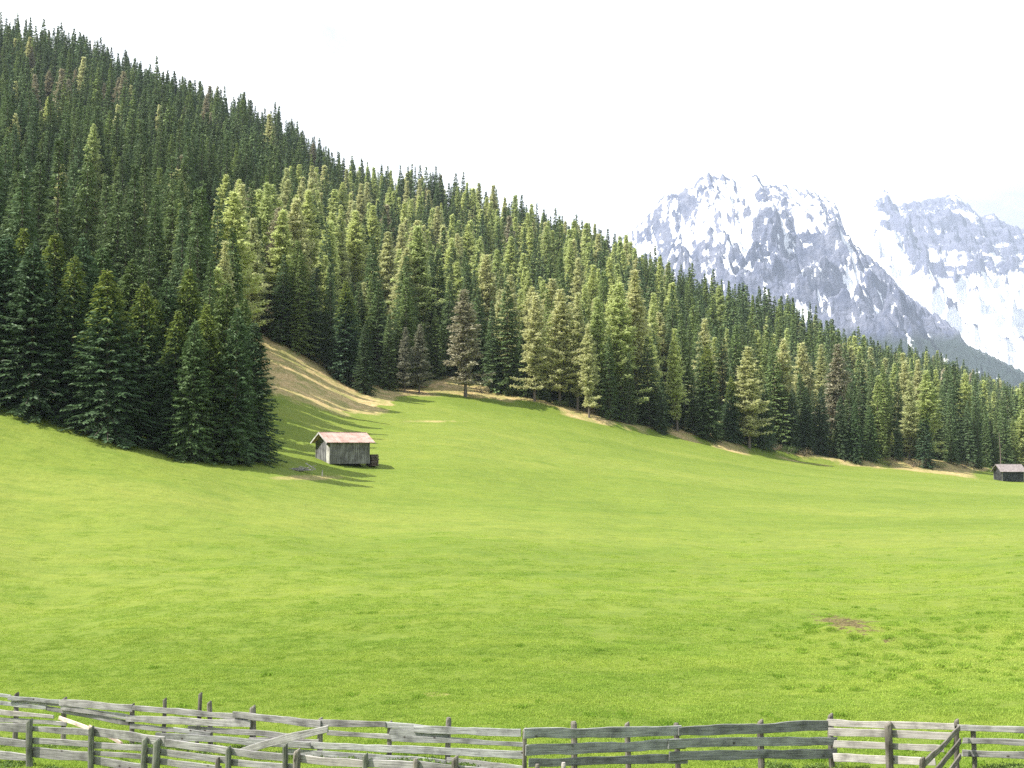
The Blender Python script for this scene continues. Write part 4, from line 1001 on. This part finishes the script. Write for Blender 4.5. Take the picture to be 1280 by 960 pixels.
def hut(px, py, Y, Ln, Wd, eave, ridge, yaw, label, wall_m, gable_m, roof_m, name='timber_hut', rear=False):
    c = P(px, py, Y); c.z = tz(c.x, c.y) - .03
    e = empty(name, c, yaw, label=label, cat='hut')
    rise = ridge - eave
    def part(nm, V, Q, m, loc=(0, 0, 0), rz=0, lab=None):
        o = new_obj(nm, quad_mesh(nm, V, Q, mats=[m]), e, loc, (0, 0, rz))
        if lab: o['label'] = lab
        return o
    for sy in (-1, 1):
        V, Q = planks(int(Ln / .24), Ln, eave, .04, .012); part('wall', V, Q, wall_m, (0, sy * Wd / 2, 0))
    for sx in (-1, 1):
        V, Q = planks(int(Wd / .22), Wd, eave, .04, .012, lambda x: eave + rise * (1 - abs(x) / (Wd / 2)) - .04); part('gable_wall', V, Q, gable_m if sx < 0 else wall_m, (sx * Ln / 2, 0, 0), math.pi / 2)
    V, Q = [], []
    for sx in (-1, 1):
        for sy in (-1, 1): box(V, Q, (sx * (Ln / 2 + .02), sy * (Wd / 2 + .02), eave / 2), (.16, .16, eave))
    part('corner_post', V, Q, HWD)
    th = math.atan2(rise, Wd / 2); ov = .42; sl = (Wd / 2 + ov) / math.cos(th); og = .55
    for sy in (-1, 1):
        V, Q = [], []; n = 9; LL = Ln + 2 * og
        for i in range(n):                       # roof sheets with low upstand seams
            x = -LL / 2 + (i + .5) * LL / n
            box(V, Q, (x, 0, 0), (LL / n - .004, sl, .035)); 
            if roof_m is RF: box(V, Q, (x + LL / n / 2 - .01, 0, .03), (.035, sl, .03))
        rot = Matrix.Rotation(-sy * th, 3, 'X')
        V = [tuple(rot @ Vector(v) + Vector((0, sy * (sl / 2) * math.cos(th), ridge + .06 - (sl / 2) * math.sin(th)))) for v in V]
        part('roof_slope', V, Q, roof_m)
        V, Q = [], []
        for sx in (-1, 1): box(V, Q, (sx * (LL / 2 + .012), 0, -.06), (.03, sl, .16))
        V = [tuple(rot @ Vector(v) + Vector((0, sy * (sl / 2) * math.cos(th), ridge + .06 - (sl / 2) * math.sin(th)))) for v in V]
        part('bargeboard', V, Q, HP if roof_m is RF else HWD)
    V, Q = [], []; box(V, Q, (0, 0, ridge + .085), (Ln + 2 * og, .16, .04)); part('ridge_cap', V, Q, roof_m)
    return e
YH = 117.
h1 = hut(428, 582, YH, 4.3, 3.9, 2.35, 3.25, R(31), 'small grey timber hut with a rusty red roof beside the spruce clump', HWD, HW, RF)
V, Q = planks(4, .8, 1.9, .03, .006); o = new_obj('door', quad_mesh('door', V, Q, mats=[HP]), h1, (-4.3 / 2 - .045, -1.38, .05), (0, 0, math.pi / 2)); o['label'] = 'bleached pale board door at the hut corner'
# firewood stack at the hut's right end
def cyl_log(V, Q, a, b_, r_, n=6):
    v, q = tube([a, b_], [r_, r_], n); off = len(V); V += [tuple(x) for x in v]; Q += [tuple(int(k) + off for k in f) for f in q]
    Q += [(off, off+1, off+2, off+3), (off, off+3, off+4, off+5), (off+n, off+n+3, off+n+2, off+n+1), (off+n, off+n+5, off+n+4, off+n+3)]
stack = P(461.5, 582, YH + 1.0); stack.z = tz(stack.x, stack.y)
V, Q = [], []
for row in range(8):
    for i in range(7 - row // 2):
        if row > 5 and i > 3: continue
        cyl_log(V, Q, (-.1 + random.uniform(-.05, .05), -.75 + i * .2 + (row % 2) * .1, .1 + row * .155), (.75 + random.uniform(-.06, .06), -.75 + i * .2 + (row % 2) * .1, .1 + row * .155), random.uniform(.07, .1))
lm_ = plank_mat('firewood', (.06, .045, .035), (.13, .10, .08), (.24, .2, .17))
o = new_obj('firewood_stack', quad_mesh('firewood_stack', V, Q, mats=[lm_]), None, stack, (0, 0, R(31)))
tag(o, 'dark stack of firewood logs leaning at the right end of the hut', 'firewood', kind=None)
# pile of bleached poles and brushwood in front of the hut
pc = P(375, 598, 104.); pc.z = tz(pc.x, pc.y)
e = empty('brush_pile', pc, label='low pile of bleached branches and boards on the grass before the hut', cat='wood pile')
V, Q = [], []
rr = random.Random(5)
for i in range(70):
    a = rr.uniform(0, 3.14); l = rr.uniform(.4, 1.1); x, y, z = rr.gauss(0, .45), rr.gauss(0, .3), abs(rr.gauss(0, .16)) + .02
    dx, dy, dz = math.cos(a) * l / 2, math.sin(a) * l / 2 * .6, rr.uniform(-.12, .12)
    cyl_log(V, Q, (x - dx, y - dy, max(.0, z - dz)), (x + dx, y + dy, max(.03, z + dz)), rr.uniform(.015, .04), 6)
new_obj('branch', quad_mesh('branch', V, Q, mats=[W_PALE], uv=[(v[0], v[2]) for v in V]), e)
SEED[0] += 1
o = place_board('plank', None, pc + Vector((.5, 0, .75)), pc + Vector((1.5, -.2, .15)), .12, .1, .03, W_PALE, 77); tag(o, 'bleached plank propped against the brush pile', 'board')
o = new_obj('short_stake', post_mesh('short_stake', .55, .05, W_PALE, 5), None, (pc.x + 2.1, pc.y, tz(pc.x + 2.1, pc.y))); tag(o, 'short pale stake standing right of the brush pile', 'stake')

GR, nt, b = mat('shingle_roof_brown', .9, .1)
tcn = node(nt, 'ShaderNodeTexCoord').outputs['Object']; nn = noise(nt, tcn, 3., 6, .7)
nt.links.new(ramp(nt, nn, [(.3, (.14, .12, .115)), (.5, (.24, .205, .20)), (.7, (.33, .29, .28))]), b.inputs['Base Color'])
HWB = plank_mat('shed_boards_black', (.025, .027, .028), (.06, .062, .065), (.11, .11, .11), vertical=False)
hut(1261, 600, 236., 4.6, 3.6, 2.3, 3.6, R(3), 'dark log shed with a brown shingle roof at the right picture edge', HWB, HWB, GR, name='log_shed')
# bare trunk behind the shed, stumps, bank shrubs
c = P(1251, 592, 246.); c.z = tz(c.x, c.y)
top = P(1250, 541, 246.)
v, q = tube([(0, 0, -.3), (.05, 0, (top.z - c.z) * .5), (-.15, 0, top.z - c.z)], [.16, .12, .05], 8)
v2 = []; q2 = []
for i in range(16):
    zz = (top.z - c.z) * (.35 + .6 * i / 16); a = random.uniform(0, 6.28); cyl_log(v2, q2, (0, 0, zz), (math.cos(a) * .5, math.sin(a) * .5, zz + .05), .025)
e = empty('dead_tree', c, label='thin bare pale trunk rising behind the shed', cat='dead tree')
new_obj('trunk', quad_mesh('dead_trunk', v, q, mats=[bk], smooth=True), e); new_obj('branch_stub', quad_mesh('stubs', v2, q2, mats=[bk]), e)

SH = leaf_mat('shrub_twigs', [(.20, .16, .09), (.26, .22, .13), (.16, .17, .07)], .2, .3)
SHG = leaf_mat('shrub_leaves', [(.09, .14, .04), (.12, .17, .05), (.07, .12, .04)], .25, .3)
def shrub_mesh(name, seed, rad, h, m, n=700):
    r = np.random.default_rng(seed); parts = []
    for k in range(14):
        a = r.uniform(0, 6.28); o_ = r.uniform(.3, 1) * rad; top_ = np.array([math.cos(a) * o_, math.sin(a) * o_, h * r.uniform(.5, 1.)])
        parts.append((*tube([(0, 0, -.1), top_ * .5 + (0, 0, .1), top_], [.03, .02, .006], 4), 1))
    b0 = unit(r.normal(0, 1, (n, 3))) * (r.uniform(.35, 1, n) ** .5)[:, None] * np.array([rad, rad, h * .5]) + np.array([0, 0, h * .5])
    b0 += r.normal(0, .1 * rad, (n, 3)); d = unit(r.normal(0, 1, (n, 3)) + np.array([0, 0, .6]))
    v, q = diamonds(b0, d, unit(np.cross(d, r.normal(0, 1, (n, 3)))), r.uniform(.1, .35, n), r.uniform(.04, .1, n), .03)
    parts.append((v, q, 0)); V, Q, mi = merge(parts)
    return quad_mesh(name, V, Q, mi, mats=[m, bk])
for i, (px, Y, rad, h, m, lab) in enumerate([
    (602, 206, 1.6, 1.2, SH, 'low brown shrub right of the lone larch foot'), (636, 207, 1.3, 1.0, SHG, 'small green shrub under the dark spruces right of the lone larch'),
    (735, 207, 1.4, 1.0, SH, 'dry shrub under the pale straw larches'), (985, 227, 2.0, 1.6, SHG, 'green shrub on the dry bank left of the bluish spruces'),
    (968, 226, 1.5, 1.2, SH, 'brown shrub on the dry bank under the main peak'), (1005, 229, 1.8, 1.4, SH, 'pale dry shrub at the foot of the bluish spruces'),
    (1110, 238, 2.2, 1.5, SH, 'brown scrub mound between the spruces right of the bluish group'), (1140, 241, 2.2, 1.6, SH, 'grey brown scrub in front of the tall yellow green larch'),
    (1172, 247, 2.0, 1.2, SHG, 'low green scrub right of the dark edge spruce'), (1205, 256, 2.2, 1.4, SH, 'dry scrub left of the far shed'), (700, 205, 1.4, .9, SHG, 'tiny green bush at the larch trunks'), (455, 186, 1.2, .9, SHG, 'low bush at the foot of the bluish spruce by the bank'),
    (1225, 262, 2.0, 2.0, SHG, 'green bush just left of the far shed'), (905, 219, 1.6, 1.2, SH, 'brown bush below the olive green edge spruce')]):
    x = (px - 640) / F * Y
    o = new_obj('shrub', shrub_mesh('shrub', 40 + i, rad, h, m), None, (x, Y, tz(x, Y))); tag(o, lab, 'shrub', 'shrubs along the wood edge')
# weeds along the foot of the fences
wm = leaf_mat('weed_leaves', [(.14, .22, .05), (.20, .29, .07), (.11, .19, .045)], .3, .3)
wp = []
for k in range(3):
    r = np.random.default_rng(70 + k); n = 160; b0 = np.stack([r.normal(0, .12, n), r.normal(0, .12, n), r.uniform(0, .10, n)], -1)
    d = unit(r.normal(0, 1, (n, 3)) + np.array([0, 0, .9])); v, q = diamonds(b0, d, unit(np.cross(d, r.normal(0, 1, (n, 3)))), r.uniform(.04, .11, n), r.uniform(.02, .05, n), .0)
    wp.append(bpy.data.objects.new('weed%d' % k, quad_mesh('weed%d' % k, v, q, mats=[wm])))
pts, rots, scls, idx = [], [], [], []
for i in range(330):
    px = random.uniform(-20, 1300); f = Yrear if px < 650 else Ycen if px < 1040 else Yrt
    if random.random() < .3 and px < 700: f = Yfr
    Y = f(px) + random.gauss(-.1, .28); x = (px - 640) / F * Y
    pts.append((x, Y, tz(x, Y))); rots.append((0, 0, random.uniform(0, 6))); s = random.uniform(.35, .9); scls.append((s, s, s)); idx.append(random.randrange(3))
scatter('weeds', pts, rots, scls, idx, wp, label='leafy green weeds growing along the foot of the fences', cat='weeds')
